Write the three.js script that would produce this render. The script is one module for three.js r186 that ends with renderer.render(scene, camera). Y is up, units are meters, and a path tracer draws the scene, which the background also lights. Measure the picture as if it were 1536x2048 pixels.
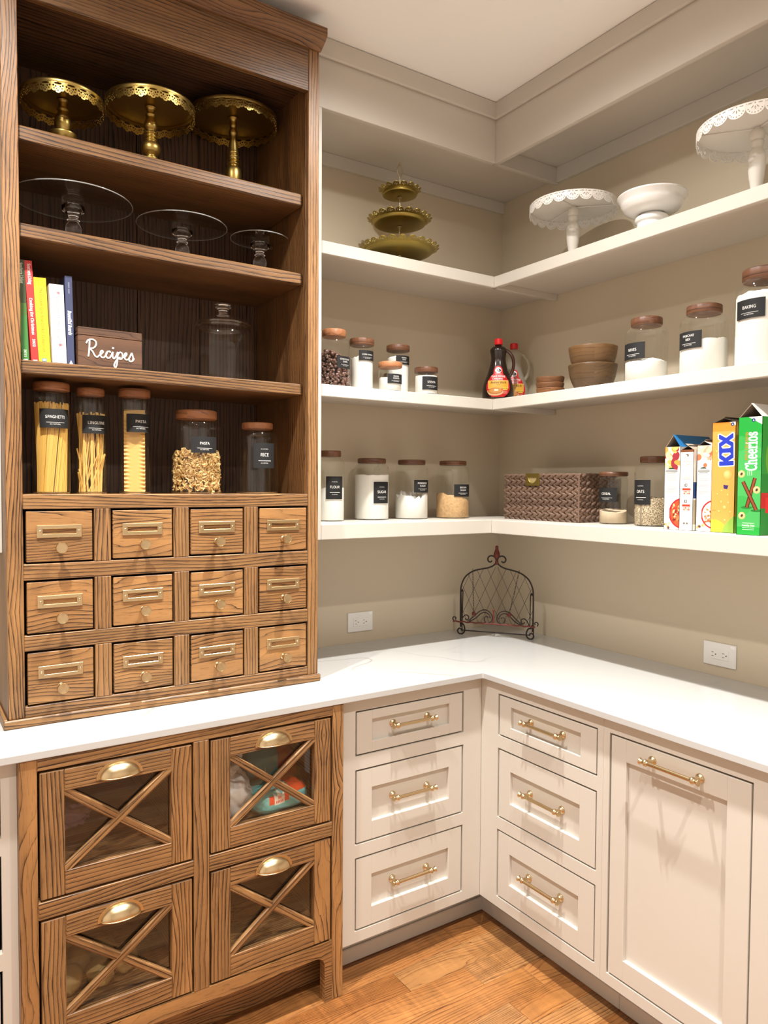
import * as THREE from 'three';
import { mergeGeometries, toCreasedNormals } from 'three/addons/utils/BufferGeometryUtils.js';

// ---------------------------------------------------------------- camera, lights, exposure
const scene = new THREE.Scene();
scene.background = new THREE.Color(0x000000);
const EYE = new THREE.Vector3(-2.2888, 1.5474, 2.5229);
const camera = new THREE.PerspectiveCamera(69.44, 0.75, 0.05, 30);
{
  const D = Math.PI / 180, ya = 33.378 * D, pi = -2.088 * D, ro = 0.326 * D;
  const fw = new THREE.Vector3(Math.sin(ya) * Math.cos(pi), Math.sin(pi), -Math.cos(ya) * Math.cos(pi));
  const rt = new THREE.Vector3(Math.cos(ya), 0, Math.sin(ya)), up = new THREE.Vector3().crossVectors(rt, fw);
  const r2 = rt.clone().multiplyScalar(Math.cos(ro)).addScaledVector(up, Math.sin(ro));
  const u2 = up.clone().multiplyScalar(Math.cos(ro)).addScaledVector(rt, -Math.sin(ro));
  camera.position.copy(EYE);
  camera.quaternion.setFromRotationMatrix(new THREE.Matrix4().makeBasis(r2, u2, fw.clone().negate()));
}
const renderer = new THREE.WebGLRenderer({ antialias: true });
renderer.toneMapping = THREE.LinearToneMapping;
renderer.toneMappingExposure = 1.0;
renderer.shadowMap.enabled = true;
const CEIL = 3.01;
const LIGHT_COLOR = new THREE.Color().setRGB(1, 0.98, 0.94);
const LIGHT_BEAMS = [[7.1, 82], [14.6, 47]]; // each downlight: a wide and a narrower beam, [candela, half angle in degrees]
const LIGHT_SPOTS = [[-2.15, 0.98, 1.15], [-1.04, 0.98, 1.15], [-1.08, 2.25, 0.88], [-2.15, 2.25, 0.88]]; // x, z, share of the power

// ---------------------------------------------------------------- random numbers and noise
function rng(seed) { let s = seed >>> 0; return () => { s = (s + 0x6d2b79f5) | 0; let t = Math.imul(s ^ (s >>> 15), 1 | s); t = (t + Math.imul(t ^ (t >>> 7), 61 | t)) ^ t; return ((t ^ (t >>> 14)) >>> 0) / 4294967296; }; }
const R0 = rng(12345);
const HASH = (() => { const r = rng(99), a = new Float32Array(65536); for (let i = 0; i < 65536; i++) a[i] = r() * 2 - 1; return a; })();
const hsh = (x, y) => HASH[((Math.imul(x, 374761393) + Math.imul(y, 668265263)) >>> 3) & 65535];
function noise(x, y) {
  const ix = Math.floor(x), iy = Math.floor(y); let fx = x - ix, fy = y - iy;
  fx = fx * fx * (3 - 2 * fx); fy = fy * fy * (3 - 2 * fy);
  const a = hsh(ix, iy), b = hsh(ix + 1, iy), c = hsh(ix, iy + 1), d = hsh(ix + 1, iy + 1);
  return a + (b - a) * fx + (c - a) * fy + (a - b - c + d) * fx * fy;
}
const fbm = (x, y) => noise(x, y) * 0.6 + noise(x * 2.1 + 7, y * 2.1 + 3) * 0.28 + noise(x * 4.3 + 1, y * 4.3 + 9) * 0.12;
const clamp = (x, a = 0, b = 1) => Math.min(b, Math.max(a, x));
const mix = (a, b, t) => a + (b - a) * t;
const sstep = (a, b, x) => { const t = clamp((x - a) / (b - a)); return t * t * (3 - 2 * t); };

// ---------------------------------------------------------------- textures
function dataTex(w, h, fn, mu, mv, srgb = true) {
  const d = new Uint8Array(w * h * 4), c = [0, 0, 0];
  for (let j = 0; j < h; j++) for (let i = 0; i < w; i++) {
    fn((i + 0.5) / w * mu, (j + 0.5) / h * mv, c);
    const k = (j * w + i) * 4; d[k] = clamp(c[0], 0, 255); d[k + 1] = clamp(c[1], 0, 255); d[k + 2] = clamp(c[2], 0, 255); d[k + 3] = 255;
  }
  const t = new THREE.DataTexture(d, w, h, THREE.RGBAFormat);
  if (srgb) t.colorSpace = THREE.SRGBColorSpace;
  t.wrapS = t.wrapT = THREE.MirroredRepeatWrapping; t.magFilter = THREE.LinearFilter; t.minFilter = THREE.LinearMipmapLinearFilter; t.generateMipmaps = true;
  t.repeat.set(1 / mu, 1 / mv); t.needsUpdate = true;
  return t;
}
// Oak: contour lines of a noise stretched along the grain, broken up by pores.
function oakTex(o) {
  const { w = 1024, h = 2048, mu = 0.5, mv = 1, lines, A, fu, fv, light, mid, dark, s = 0, ripple = 0, strength = 1 } = o;
  return dataTex(w, h, (u, v, c) => {
    const ph = (a, b) => a * lines + fbm(a * fu + s, b * fv + s * 3) * A, p0 = ph(u, v);
    const g = Math.max(26, Math.hypot((ph(u + 0.001, v) - p0) * 1000, (ph(u, v + 0.003) - p0) * 333)); // lines per metre here
    let t = p0 + noise(u * 60 + s, v * 5) * 0.2 + noise(u * 170, v * 16 + s) * 0.13; t -= Math.floor(t);
    const wob = 0.85 + 0.55 * noise(u * 18 + 40, v * 3 + s), m = t / g * 1000, k2 = (1 - t) / g * 1000; // millimetres behind and before the line
    let dk = sstep(15, 60, g) * (1.15 * Math.exp(-m / (1.15 * wob)) + 0.36 * Math.exp(-m / 4.5) + 0.5 * Math.exp(-k2 / 0.35));
    const pore = clamp(noise(u * 900 + s, v * 26) * 1.5 + 0.25), pore2 = clamp(noise(u * 1300 + 5, v * 60 + s) * 1.8 - 0.35);
    dk = clamp(dk * (0.72 + 0.6 * pore) * strength + 0.3 * pore2 * pore + 0.03);
    const tone = fbm(u * 9 + s * 2, v * 1.6 + 11) * 0.5 + 0.5, br = 1 + 0.07 * noise(u * 40, v * 9 + s) + ripple * noise(u * 14 + s, v * 95) * clamp(0.5 + 1.3 * noise(u * 9, v * 5 + 50));
    for (let k = 0; k < 3; k++) c[k] = mix(mix(light[k], mid[k], tone), dark[k], dk) * br;
  }, mu, mv);
}
const TX = {
  oak: oakTex({ lines: 92, A: 9, fu: 5.5, fv: 1.3, light: [175, 131, 81], mid: [151, 106, 61], dark: [42, 24, 12], s: 3.1 }),
  rift: oakTex({ lines: 96, A: 3.2, fu: 5, fv: 0.9, light: [168, 127, 80], mid: [144, 102, 61], dark: [41, 24, 12], s: 8.7 }),
  panel: oakTex({ lines: 64, A: 4, fu: 4.5, fv: 0.6, light: [112, 80, 56], mid: [90, 62, 43], dark: [14, 8, 6], s: 5.2, strength: 1.5 }),  // hutch back and top: interior shade put into these dark tones
  floor: oakTex({ w: 1024, h: 1024, mv: 0.8, lines: 95, A: 8, fu: 6, fv: 1.4, light: [177, 129, 80], mid: [150, 103, 59], dark: [80, 46, 22], s: 1.7, ripple: 0.08, strength: 0.75 }),
  walnut: oakTex({ w: 512, h: 512, mu: 0.2, mv: 0.2, lines: 60, A: 3, fu: 12, fv: 4, light: [122, 82, 56], mid: [97, 61, 40], dark: [56, 32, 20], s: 4.4 }),
  acacia: oakTex({ w: 512, h: 512, mu: 0.2, mv: 0.2, lines: 45, A: 4, fu: 10, fv: 4, light: [176, 122, 82], mid: [150, 97, 61], dark: [102, 60, 36], s: 9.4, strength: 0.8 }),
  bowl: oakTex({ w: 512, h: 512, mu: 0.3, mv: 0.3, lines: 40, A: 5, fu: 8, fv: 5, light: [146, 112, 74], mid: [98, 76, 52], dark: [62, 45, 30], s: 2.4, strength: 0.5 }),
};
TX.marble = dataTex(1024, 1024, (u, v, c) => {
  const wx = fbm(u * 2.2 + 4, v * 2.2) * 0.5, wy = fbm(u * 2.2 + 40, v * 2.2 + 9) * 0.5;
  const band = sstep(0.05, 0.5, noise(u * 1.3 + 20.3, v * 1.3 + 4.1));
  const a = Math.abs(noise((u * 0.5 + v + wx) * 2.6, (u * 1.1 - v * 0.35 + wy) * 1.2 + 3)), b = Math.abs(noise((u * 0.4 + v + wy * 1.3) * 6 + 9, (u - v * 0.3 + wx) * 3));
  const vein = (Math.exp(-a * 55) * 0.42 * sstep(0, 0.35, noise(u * 3.1 + 5, v * 3.1)) + Math.exp(-b * 60) * 0.3 * sstep(0.05, 0.4, noise(u * 4.3 + 50, v * 4.3))) * band, soft = 0.025 * (fbm(u * 2.5 + 8, v * 2.5 + 2) + 0.4);
  c[0] = 190 - 90 * vein - 46 * soft; c[1] = 189 - 96 * vein - 50 * soft; c[2] = 186 - 106 * vein - 54 * soft;
}, 1.6, 1.6);
TX.oats = dataTex(512, 512, (u, v, c) => {
  const p = fbm(u * 420, v * 520) + noise(u * 800 + 4, v * 800) * 0.4, q = sstep(-0.42, 0.22, p);
  c[0] = mix(118, 224, q); c[1] = mix(98, 206, q); c[2] = mix(72, 176, q);
}, 0.2, 0.2);
TX.sugar = dataTex(256, 256, (u, v, c) => { const q = 1 + 0.12 * fbm(u * 160, v * 160) + 0.06 * noise(u * 600, v * 600); c[0] = 212 * q; c[1] = 172 * q; c[2] = 124 * q; }, 0.2, 0.2);

function canvasTex(w, h, draw) {
  const cv = document.createElement('canvas'); cv.width = w; cv.height = h;
  draw(cv.getContext('2d'), w, h);
  const t = new THREE.CanvasTexture(cv); t.colorSpace = THREE.SRGBColorSpace; t.magFilter = THREE.LinearFilter; t.anisotropy = 8; return t;
}

const fillR = (c, col, x, y, w, h) => { c.fillStyle = col; c.fillRect(x, y, w, h); };

// ---------------------------------------------------------------- materials
const std = (o) => new THREE.MeshStandardMaterial(o);
const lin = (r, g, b) => new THREE.Color().setRGB(r, g, b);
const M = {
  paint: std({ color: lin(0.6, 0.557, 0.49), roughness: 0.42 }),
  wall: std({ color: lin(0.6, 0.515, 0.385), roughness: 0.45 }), white: std({ color: lin(0.88, 0.87, 0.85), roughness: 0.7 }),
  ceiling: std({ color: lin(0.94, 0.93, 0.9), roughness: 0.9 }),
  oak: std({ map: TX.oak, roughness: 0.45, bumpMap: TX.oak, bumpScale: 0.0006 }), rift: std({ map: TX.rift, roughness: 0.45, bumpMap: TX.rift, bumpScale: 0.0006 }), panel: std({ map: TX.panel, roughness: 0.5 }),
  shadedOak: std({ map: TX.oak, color: lin(0.68, 0.66, 0.66), roughness: 0.45, bumpMap: TX.oak, bumpScale: 0.0006 }), shadedRift: std({ map: TX.rift, color: lin(0.68, 0.66, 0.66), roughness: 0.45, bumpMap: TX.rift, bumpScale: 0.0006 }),  // copies of the hutch oak, tinted darker to stand in for shade
  floor: ['#fff', '#f0e2d2', '#e6d2bc', '#fff2e0'].map((c) => std({ map: TX.floor, color: new THREE.Color(c), roughness: 0.34 })),
  marble: std({ map: TX.marble, roughness: 0.14 }),
  brass: std({ color: lin(0.63, 0.485, 0.28), metalness: 1, roughness: 0.27 }),
  gold: std({ color: lin(0.5, 0.36, 0.11), metalness: 1, roughness: 0.36 }),
  tierGold: std({ color: lin(0.36, 0.27, 0.07), metalness: 1, roughness: 0.42 }),
  steel: std({ color: lin(0.55, 0.45, 0.3), metalness: 1, roughness: 0.3 }),
  lace: std({ color: lin(0.84, 0.81, 0.76), roughness: 0.45 }),
  chippy: std({ color: lin(0.74, 0.7, 0.63), roughness: 0.6 }),
  ceramic: new THREE.MeshPhysicalMaterial({ color: lin(0.86, 0.84, 0.81), roughness: 0.16, clearcoat: 0.6, clearcoatRoughness: 0.1 }),
  pane: new THREE.MeshPhysicalMaterial({ color: 0xffffff, transmission: 1, thickness: 0, roughness: 0.02, ior: 1.5 }),
  jar: new THREE.MeshPhysicalMaterial({ color: lin(0.97, 0.98, 0.97), transmission: 1, thickness: 0, roughness: 0.03, ior: 1.5, specularIntensity: 0.9 }),
  glass: new THREE.MeshPhysicalMaterial({ color: 0xffffff, transmission: 1, thickness: 0.01, roughness: 0.02, ior: 1.5 }),
  rim: new THREE.MeshPhysicalMaterial({ color: lin(0.9, 0.92, 0.92), transmission: 0.75, thickness: 0, roughness: 0.25, ior: 1.6 }),  // whitish tint stands in for light caught along the glass plate edge
  acacia: std({ map: TX.acacia, roughness: 0.5 }), walnut: std({ map: TX.walnut, roughness: 0.45 }), bowl: std({ map: TX.bowl, roughness: 0.45 }),
  black: std({ color: lin(0.012, 0.012, 0.013), roughness: 0.55 }),
  iron: std({ color: lin(0.03, 0.02, 0.018), metalness: 0.4, roughness: 0.55 }),
  rust: std({ color: lin(0.13, 0.02, 0.012), roughness: 0.55 }),
  powder: std({ color: lin(0.86, 0.83, 0.78), roughness: 0.95 }),
  plastic: std({ color: lin(0.82, 0.8, 0.76), roughness: 0.35 }),
  paper: std({ color: lin(0.78, 0.74, 0.66), roughness: 0.9 }),
  inside: std({ color: lin(0.06, 0.05, 0.042), roughness: 0.8 }),  // near-black colour deepens the shade in gaps round the drawer fronts
  card: std({ color: lin(0.4, 0.33, 0.25), roughness: 0.9 }),
};

// ---------------------------------------------------------------- geometry helpers
const flat = (g) => { const n = g.index ? g.toNonIndexed() : g; for (const k of Object.keys(n.attributes)) if (!['position', 'normal', 'uv'].includes(k)) n.deleteAttribute(k); return n; };
const merge = (list) => mergeGeometries(list.map(flat));
// A box with chamfered edges, flat faces.
function cbox(x0, x1, y0, y1, z0, z1, c = 0.0015) {
  c = Math.min(c, (x1 - x0) / 3, (y1 - y0) / 3, (z1 - z0) / 3);
  const lo = [x0, y0, z0], hi = [x1, y1, z1], P = [], mid = new THREE.Vector3((x0 + x1) / 2, (y0 + y1) / 2, (z0 + z1) / 2);
  const corner = (s, a) => s.map((q, k) => (q ? hi[k] : lo[k]) + (k === a ? 0 : q ? -c : c));
  const A = new THREE.Vector3(), B = new THREE.Vector3(), C = new THREE.Vector3();
  const tri = (p, q, r) => { A.set(...p); B.set(...q); C.set(...r); const n = B.clone().sub(A).cross(C.clone().sub(A)); const m = A.clone().add(B).add(C).divideScalar(3).sub(mid); if (n.dot(m) < 0) P.push(...p, ...r, ...q); else P.push(...p, ...q, ...r); };
  const quad = (p, q, r, s) => { tri(p, q, r); tri(p, r, s); };
  const S = (a, va, b, vb, d, vd) => { const s = [0, 0, 0]; s[a] = va; s[b] = vb; s[d] = vd; return s; };
  for (let a = 0; a < 3; a++) {
    const b = (a + 1) % 3, d = (a + 2) % 3;
    for (const v of [0, 1]) quad(...[[0, 0], [1, 0], [1, 1], [0, 1]].map(([p, q]) => corner(S(a, v, b, p, d, q), a)));
    for (const p of [0, 1]) for (const q of [0, 1]) quad(corner(S(a, 0, b, p, d, q), b), corner(S(a, 1, b, p, d, q), b), corner(S(a, 1, b, p, d, q), d), corner(S(a, 0, b, p, d, q), d));
  }
  for (const p of [0, 1]) for (const q of [0, 1]) for (const r of [0, 1]) tri(corner([p, q, r], 0), corner([p, q, r], 1), corner([p, q, r], 2));
  const g = new THREE.BufferGeometry(); g.setAttribute('position', new THREE.Float32BufferAttribute(P, 3)); g.computeVertexNormals();
  return grain(g, 1, 0, 0);
}
// uv in metres: v runs along axis a (0 x, 1 y, 2 z), u across it, per face; an offset makes each board its own.
function grain(g, a = 1, ou = R0() * 7, ov = R0() * 7) {
  if (g.index) g = g.toNonIndexed();
  if (!g.attributes.normal) g.computeVertexNormals();
  const p = g.attributes.position.array, n = g.attributes.normal.array, N = p.length / 3, uv = new Float32Array(N * 2), b = (a + 1) % 3, d = (a + 2) % 3;
  for (let t = 0; t < N; t += 3) {
    const m = [0, 0, 0]; for (let k = 0; k < 9; k++) m[k % 3] += n[t * 3 + k];
    const ab = m.map(Math.abs);
    let U = b, V = a; if (ab[b] > ab[d] && ab[b] >= ab[a]) U = d; else if (ab[a] > ab[b] && ab[a] > ab[d]) { U = b; V = d; }
    for (let k = 0; k < 3; k++) { uv[(t + k) * 2] = p[(t + k) * 3 + U] + ou + (U === d ? 0.13 : 0); uv[(t + k) * 2 + 1] = p[(t + k) * 3 + V] * (V === a ? 1 : 0.3) + ov; }
  }
  g.setAttribute('uv', new THREE.BufferAttribute(uv, 2));
  return g;
}
const board = (a, ...args) => grain(cbox(...args), a);
const lathe = (pts, seg = 40) => new THREE.LatheGeometry(pts.map(([r, y]) => new THREE.Vector2(Math.max(r, 1e-5), y)), seg);
const V = (x, y, z = 0) => new THREE.Vector3(x, y, z);
const curve = (pts, closed = false) => new THREE.CatmullRomCurve3(pts.map((p) => V(...p)), closed, 'centripetal');
const tube = (pts, r, seg = 24, rad = 6, closed = false) => new THREE.TubeGeometry(curve(pts, closed), seg, r, rad, closed);
const rod = (p, q, r, rad = 6) => { const a = V(...p), b = V(...q), L = a.distanceTo(b), g = new THREE.CylinderGeometry(r, r, L, rad); g.applyQuaternion(new THREE.Quaternion().setFromUnitVectors(V(0, 1, 0), b.clone().sub(a).divideScalar(L))); const m = a.add(b).multiplyScalar(0.5); return g.translate(m.x, m.y, m.z); };
// rounded profile helper: list of [r, y] with smooth spline between
function smoothProfile(pts, n = 40) { const c = new THREE.CatmullRomCurve3(pts.map(([r, y]) => V(r, y)), false, 'centripetal'); return c.getPoints(n).map((p) => [Math.max(p.x, 1e-5), p.y]); }

// ---------------------------------------------------------------- naming
const used = new Map();
const numbered = (n) => { const k = used.get(n) ?? 0; used.set(n, k + 1); return k ? `${n}_${String(k).padStart(3, '0')}` : n; };
const shade = (o) => { o.traverse((m) => { if (m.isMesh) { m.castShadow = true; m.receiveShadow = true; } }); return o; };
function thing(name, label, category, [x, y, z] = [0, 0, 0], turn = 0, group) {
  const o = new THREE.Group(); o.name = numbered(name); o.position.set(x, y, z); o.rotation.y = turn;
  o.userData = { label, category }; if (group) o.userData.group = group;
  scene.add(o); return o;
}
function part(name, geo, mat, parent) { const m = new THREE.Mesh(geo, mat); m.name = name; m.castShadow = m.receiveShadow = true; parent.add(m); return m; }
// geometry given in world coordinates, put under a thing that is not turned
function wpart(name, geo, mat, top, parent = top) { return part(name, geo.translate(-top.position.x, -top.position.y, -top.position.z), mat, parent); }
function struct(name, geo, mat, kids) { const m = new THREE.Mesh(geo, mat); m.name = name; m.userData.kind = 'structure'; m.castShadow = m.receiveShadow = true; scene.add(m); return m; }
function solo(name, geo, mat, label, category, pos = [0, 0, 0], turn = 0, group, kind) {
  const m = new THREE.Mesh(geo, mat); m.name = numbered(name); m.position.set(...pos); m.rotation.y = turn; m.castShadow = m.receiveShadow = true;
  m.userData = { label, category }; if (group) m.userData.group = group; if (kind) m.userData.kind = kind; scene.add(m); return m;
}
function instanced(name, geo, mat, mats, label, category, pos) {
  const m = new THREE.InstancedMesh(geo, mat, mats.length); mats.forEach((q, i) => m.setMatrixAt(i, q)); m.name = numbered(name); m.position.set(...pos);
  m.castShadow = m.receiveShadow = true; m.userData = { label, category, kind: 'stuff' }; scene.add(m); return m;
}
const mat4 = (p, q, s = V(1, 1, 1)) => new THREE.Matrix4().compose(p, q, s);
const eul = (x, y, z) => new THREE.Quaternion().setFromEuler(new THREE.Euler(x, y, z));

// ---------------------------------------------------------------- the room
const RX0 = -3.4, RZ1 = 3.6;
struct('wall_back', cbox(RX0 - 0.1, 0.1, -0.1, CEIL, -0.1, 0, 0.0005), M.wall);
struct('wall_right', cbox(0, 0.1, -0.1, CEIL, 0, RZ1, 0.0005), M.wall);
struct('wall_left', cbox(RX0 - 0.1, RX0, -0.1, CEIL, 0, RZ1, 0.0005), M.white);
struct('wall_front', cbox(RX0 - 0.1, 0.1, -0.1, CEIL, RZ1, RZ1 + 0.1, 0.0005), M.white);
struct('ceiling', cbox(RX0 - 0.1, 0.1, CEIL, CEIL + 0.1, -0.1, RZ1 + 0.1, 0.0005), M.ceiling);
const floor = struct('floor', cbox(RX0, 0, -0.1, -0.018, 0, RZ1, 0.0005), M.floor[0]);
{
  const r = rng(5), fixed = { 0.53: [-0.72], 0.63: [-1.0], 0.73: [-0.79], 0.93: [-0.78] };
  for (let i = 0; i < 32; i++) {
    const z0 = 0.43 + i * 0.1, key = Math.round(z0 * 100) / 100, cuts = [RX0];
    let x = RX0 + 0.3 + r() * 0.9; const f = fixed[key];
    while (x < -0.45) { if (!f || Math.abs(x - f[0]) > 0.45) cuts.push(x); x += 0.7 + r() * 0.7; }
    if (f) cuts.push(f[0]);
    cuts.push(-0.42); cuts.sort((a, b) => a - b);
    for (let k = 0; k + 1 < cuts.length; k++) if (cuts[k + 1] - cuts[k] > 0.03) part('plank', grain(cbox(cuts[k] + 0.0004, cuts[k + 1] - 0.0004, -0.018, 0, z0 + 0.0004, Math.min(z0 + 0.0996, RZ1), 0.001), 0, r() * 7, r() * 7), M.floor[Math.floor(r() * 4)], floor);
  }
}
// fascia, soffit and trim round the top of the shelves
const SX = -0.347, SZ = 0.342, SL = -1.104, HR = -1.1595, HL = -2.0586, RUN = 2.7;
struct('trim_1', merge([cbox(HR, SX, 2.786, CEIL, SZ - 0.02, SZ), cbox(SX, 0, 2.786, 2.85, SZ - 0.02, SZ)]), M.paint);
struct('trim_2', cbox(SX, SX + 0.02, 2.786, CEIL, SZ - 0.02, RUN), M.paint);
struct('trim_3', cbox(HR, SX - 0.0, 2.946, CEIL - 0.0005, SZ, SZ + 0.014, 0.004), M.paint);
struct('trim_4', cbox(SX - 0.014, SX, 2.946, CEIL - 0.0005, SZ, RUN, 0.004), M.paint);
struct('soffit_1', cbox(HR, 0, 2.81, 2.83, 0, SZ - 0.02), M.paint);
struct('soffit_2', cbox(SX + 0.02, 0, 2.85, 2.87, SZ - 0.02, RUN), M.paint);
struct('trim_5', cbox(HR, 0, 2.762, 2.81, 0, 0.016), M.paint);
struct('trim_6', cbox(-0.016, 0, 2.79, 2.85, SZ, RUN), M.paint);
struct('trim_7', cbox(HR + 0.0005, SL, 1.362, 2.786, 0.0, SZ), M.paint);
struct('trim_8', cbox(-2.115, HL - 0.0005, 1.362, CEIL, 0.0, SZ), M.paint);

// ---------------------------------------------------------------- downlights
for (const [x, z, share] of LIGHT_SPOTS) {
  const t = thing('ceiling_downlight', 'flush round downlight in the ceiling, out of view above', 'light', [x, CEIL, z], 0, 'ceiling downlights');
  part('trim_ring', lathe([[0.052, -0.001], [0.052, -0.004], [0.07, -0.004], [0.075, -0.001], [0.075, 0]], 40), M.ceiling, t);
  const face = part('diffuser', lathe([[0, -0.001], [0.05, -0.001], [0.05, 0]], 40), std({ color: 0xffffff, emissive: LIGHT_COLOR, emissiveIntensity: 12 }), t);
  face.castShadow = false;
  for (const [power, angle] of LIGHT_BEAMS) {
    const l = new THREE.SpotLight(LIGHT_COLOR, power * share, 0, angle * Math.PI / 180, 1, 2);
    l.position.set(0, -0.012, 0); l.target.position.set(0, -1, 0); t.add(l.target); l.castShadow = true; l.shadow.radius = 1.3; l.shadow.mapSize.set(2048, 2048); l.name = 'downlight'; t.add(l);
  }
}

// ---------------------------------------------------------------- white shelves
const SHELVES = [['top', 2.356, 2.313, 'white corner shelf, topmost, holding the tiered tray and white cake stands'], ['mid', 1.8835, 1.8425, 'white corner shelf, middle one, holding the syrup bottles and wooden bowls'], ['low', 1.414, 1.362, 'white corner shelf, lowest, holding the woven basket and cereal boxes']];
const [YA, YB, YC] = SHELVES.map((s) => s[1]);
for (const [, yt, yb, label] of SHELVES) {
  const t = thing('corner_shelf', label, 'shelf', [-0.6, yb, 0.17]);
  wpart('shelf_panel', cbox(SL + 0.0005, -0.0005, yt - 0.02, yt, 0.0005, SZ - 0.019), M.paint, t);
  wpart('shelf_panel', cbox(SX + 0.019, -0.0005, yt - 0.02, yt, SZ - 0.019, RUN), M.paint, t);
  wpart('nosing', merge([cbox(SL + 0.0005, SX, yb, yt, SZ - 0.019, SZ, 0.002), cbox(SX, -0.0005, yb, yt - 0.02, SZ - 0.019, SZ, 0.001)]), M.paint, t);
  wpart('nosing', cbox(SX, SX + 0.019, yb, yt, SZ - 0.019, RUN, 0.002), M.paint, t);
}

// ---------------------------------------------------------------- handles
function barPull(len, post) { // along x, z out from the face, origin midway on the face
  const g = [], e = len / 2, prof = [[0.0001, 0], [0.0085, 0.0005], [0.0095, 0.002], [0.0082, 0.004], [0.006, 0.008], [0.0058, 0.013], [0.009, 0.0165], [0.0096, 0.019], [0.0085, 0.022], [0.0062, 0.0235], [0.0056, 0.026]];
  g.push(rod([-e + 0.024, 0, post], [e - 0.024, 0, post], 0.0056, 12));
  for (const s of [-1, 1]) {
    const l = lathe(smoothProfile(prof, 26), 14); l.rotateZ(s > 0 ? Math.PI / 2 : -Math.PI / 2); l.translate(s * e, 0, post); g.push(l);
    const p = lathe(smoothProfile([[0.012, 0], [0.0118, 0.003], [0.0075, 0.007], [0.0055, 0.012], [0.006, post - 0.003], [0.007, post]], 18), 14); p.rotateX(Math.PI / 2); p.translate(s * (e - 0.018), 0, 0); g.push(p);
  }
  return merge(g);
}
function cupPull() { // a bin pull: flange on the face, quarter-ellipsoid cup open below
  const a = 0.05, b = 0.034, c = 0.027, pos = [], idx = [], nu = 28, nv = 12;
  const shell = (k) => { const base = pos.length / 3; for (let i = 0; i <= nu; i++) for (let j = 0; j <= nv; j++) { const th = Math.PI * i / nu, ph = Math.PI / 2 * j / nv; const rr = Math.sin(th); pos.push(-Math.cos(th) * (a - k), rr * Math.cos(ph) * (b - k), rr * Math.sin(ph) * (c - k) + 0.001); }
    for (let i = 0; i < nu; i++) for (let j = 0; j < nv; j++) { const p = base + i * (nv + 1) + j, q = p + nv + 1; k ? idx.push(p, p + 1, q, q, p + 1, q + 1) : idx.push(p, q, p + 1, q, q + 1, p + 1); } return base; };
  const o = shell(0), n = shell(0.0025);
  for (let i = 0; i < nu; i++) { const p = o + i * (nv + 1) + nv, q = p + nv + 1, r = n + i * (nv + 1) + nv, s = r + nv + 1; idx.push(p, q, r, q, s, r); }
  const g = new THREE.BufferGeometry(); g.setAttribute('position', new THREE.Float32BufferAttribute(pos, 3)); g.setIndex(idx); g.computeVertexNormals();
  g.setAttribute('uv', new THREE.Float32BufferAttribute(new Float32Array(pos.length / 3 * 2), 2));
  const sh = new THREE.Shape(); for (let i = 0; i <= 32; i++) { const t = Math.PI * i / 32; sh[i ? 'lineTo' : 'moveTo'](Math.cos(t) * 0.056, Math.sin(t) * 0.041 - 0.002); }
  const fl = new THREE.ExtrudeGeometry(sh, { depth: 0.0022, bevelEnabled: true, bevelSize: 0.0008, bevelThickness: 0.0008, bevelSegments: 2 });
  const lip = tube(Array.from({ length: 13 }, (_, i) => { const t = Math.PI * i / 12; return [-Math.cos(t) * a, 0.0005, Math.sin(t) * c + 0.001]; }), 0.0016, 30, 6);
  return merge([g, fl, lip]);
}
function knobGeo(len = 0.034) { const l = lathe([[0.009, 0], [0.009, 0.002], [0.0062, 0.004], [0.0052, 0.008], [0.0056, len - 0.014], [0.0095, len - 0.011], [0.0142, len - 0.009], [0.0148, len - 0.007], [0.0148, len - 0.002], [0.0138, len], [0.012, len - 0.0002], [0.0117, len - 0.001], [0, len - 0.001]], 32); return toCreasedNormals(l.rotateX(Math.PI / 2), 0.6); }
function labelHolder() { // frame .109 x .031
  const o = new THREE.Shape(); o.moveTo(-0.0545, -0.0155); o.lineTo(0.0545, -0.0155); o.lineTo(0.0545, 0.0155); o.lineTo(-0.0545, 0.0155); o.closePath();
  const h = new THREE.Path(); h.moveTo(-0.042, -0.0072); h.lineTo(-0.042, 0.0072); h.lineTo(0.042, 0.0072); h.lineTo(0.042, -0.0072); h.closePath(); o.holes.push(h);
  const g = [new THREE.ExtrudeGeometry(o, { depth: 0.003, bevelEnabled: true, bevelSize: 0.0008, bevelThickness: 0.0008, bevelSegments: 1 })];
  for (const s of [-1, 1]) { const sc = new THREE.SphereGeometry(0.0032, 10, 6, 0, Math.PI * 2, 0, Math.PI / 2).rotateX(Math.PI / 2).scale(1, 1, 0.6); g.push(sc.translate(s * 0.048, 0, 0.0035)); }
  g.push(new THREE.BoxGeometry(0.018, 0.003, 0.003).translate(-0.004, -0.0088, 0.0045));
  for (const x of [-1, 1]) g.push(new THREE.BoxGeometry(0.0016, 0.0158, 0.0016).translate(x * 0.0428, 0, 0.0042));
  for (const y of [-1, 1]) g.push(new THREE.BoxGeometry(0.087, 0.0016, 0.0016).translate(0, y * 0.008, 0.0042));
  return merge(g);
}

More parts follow.
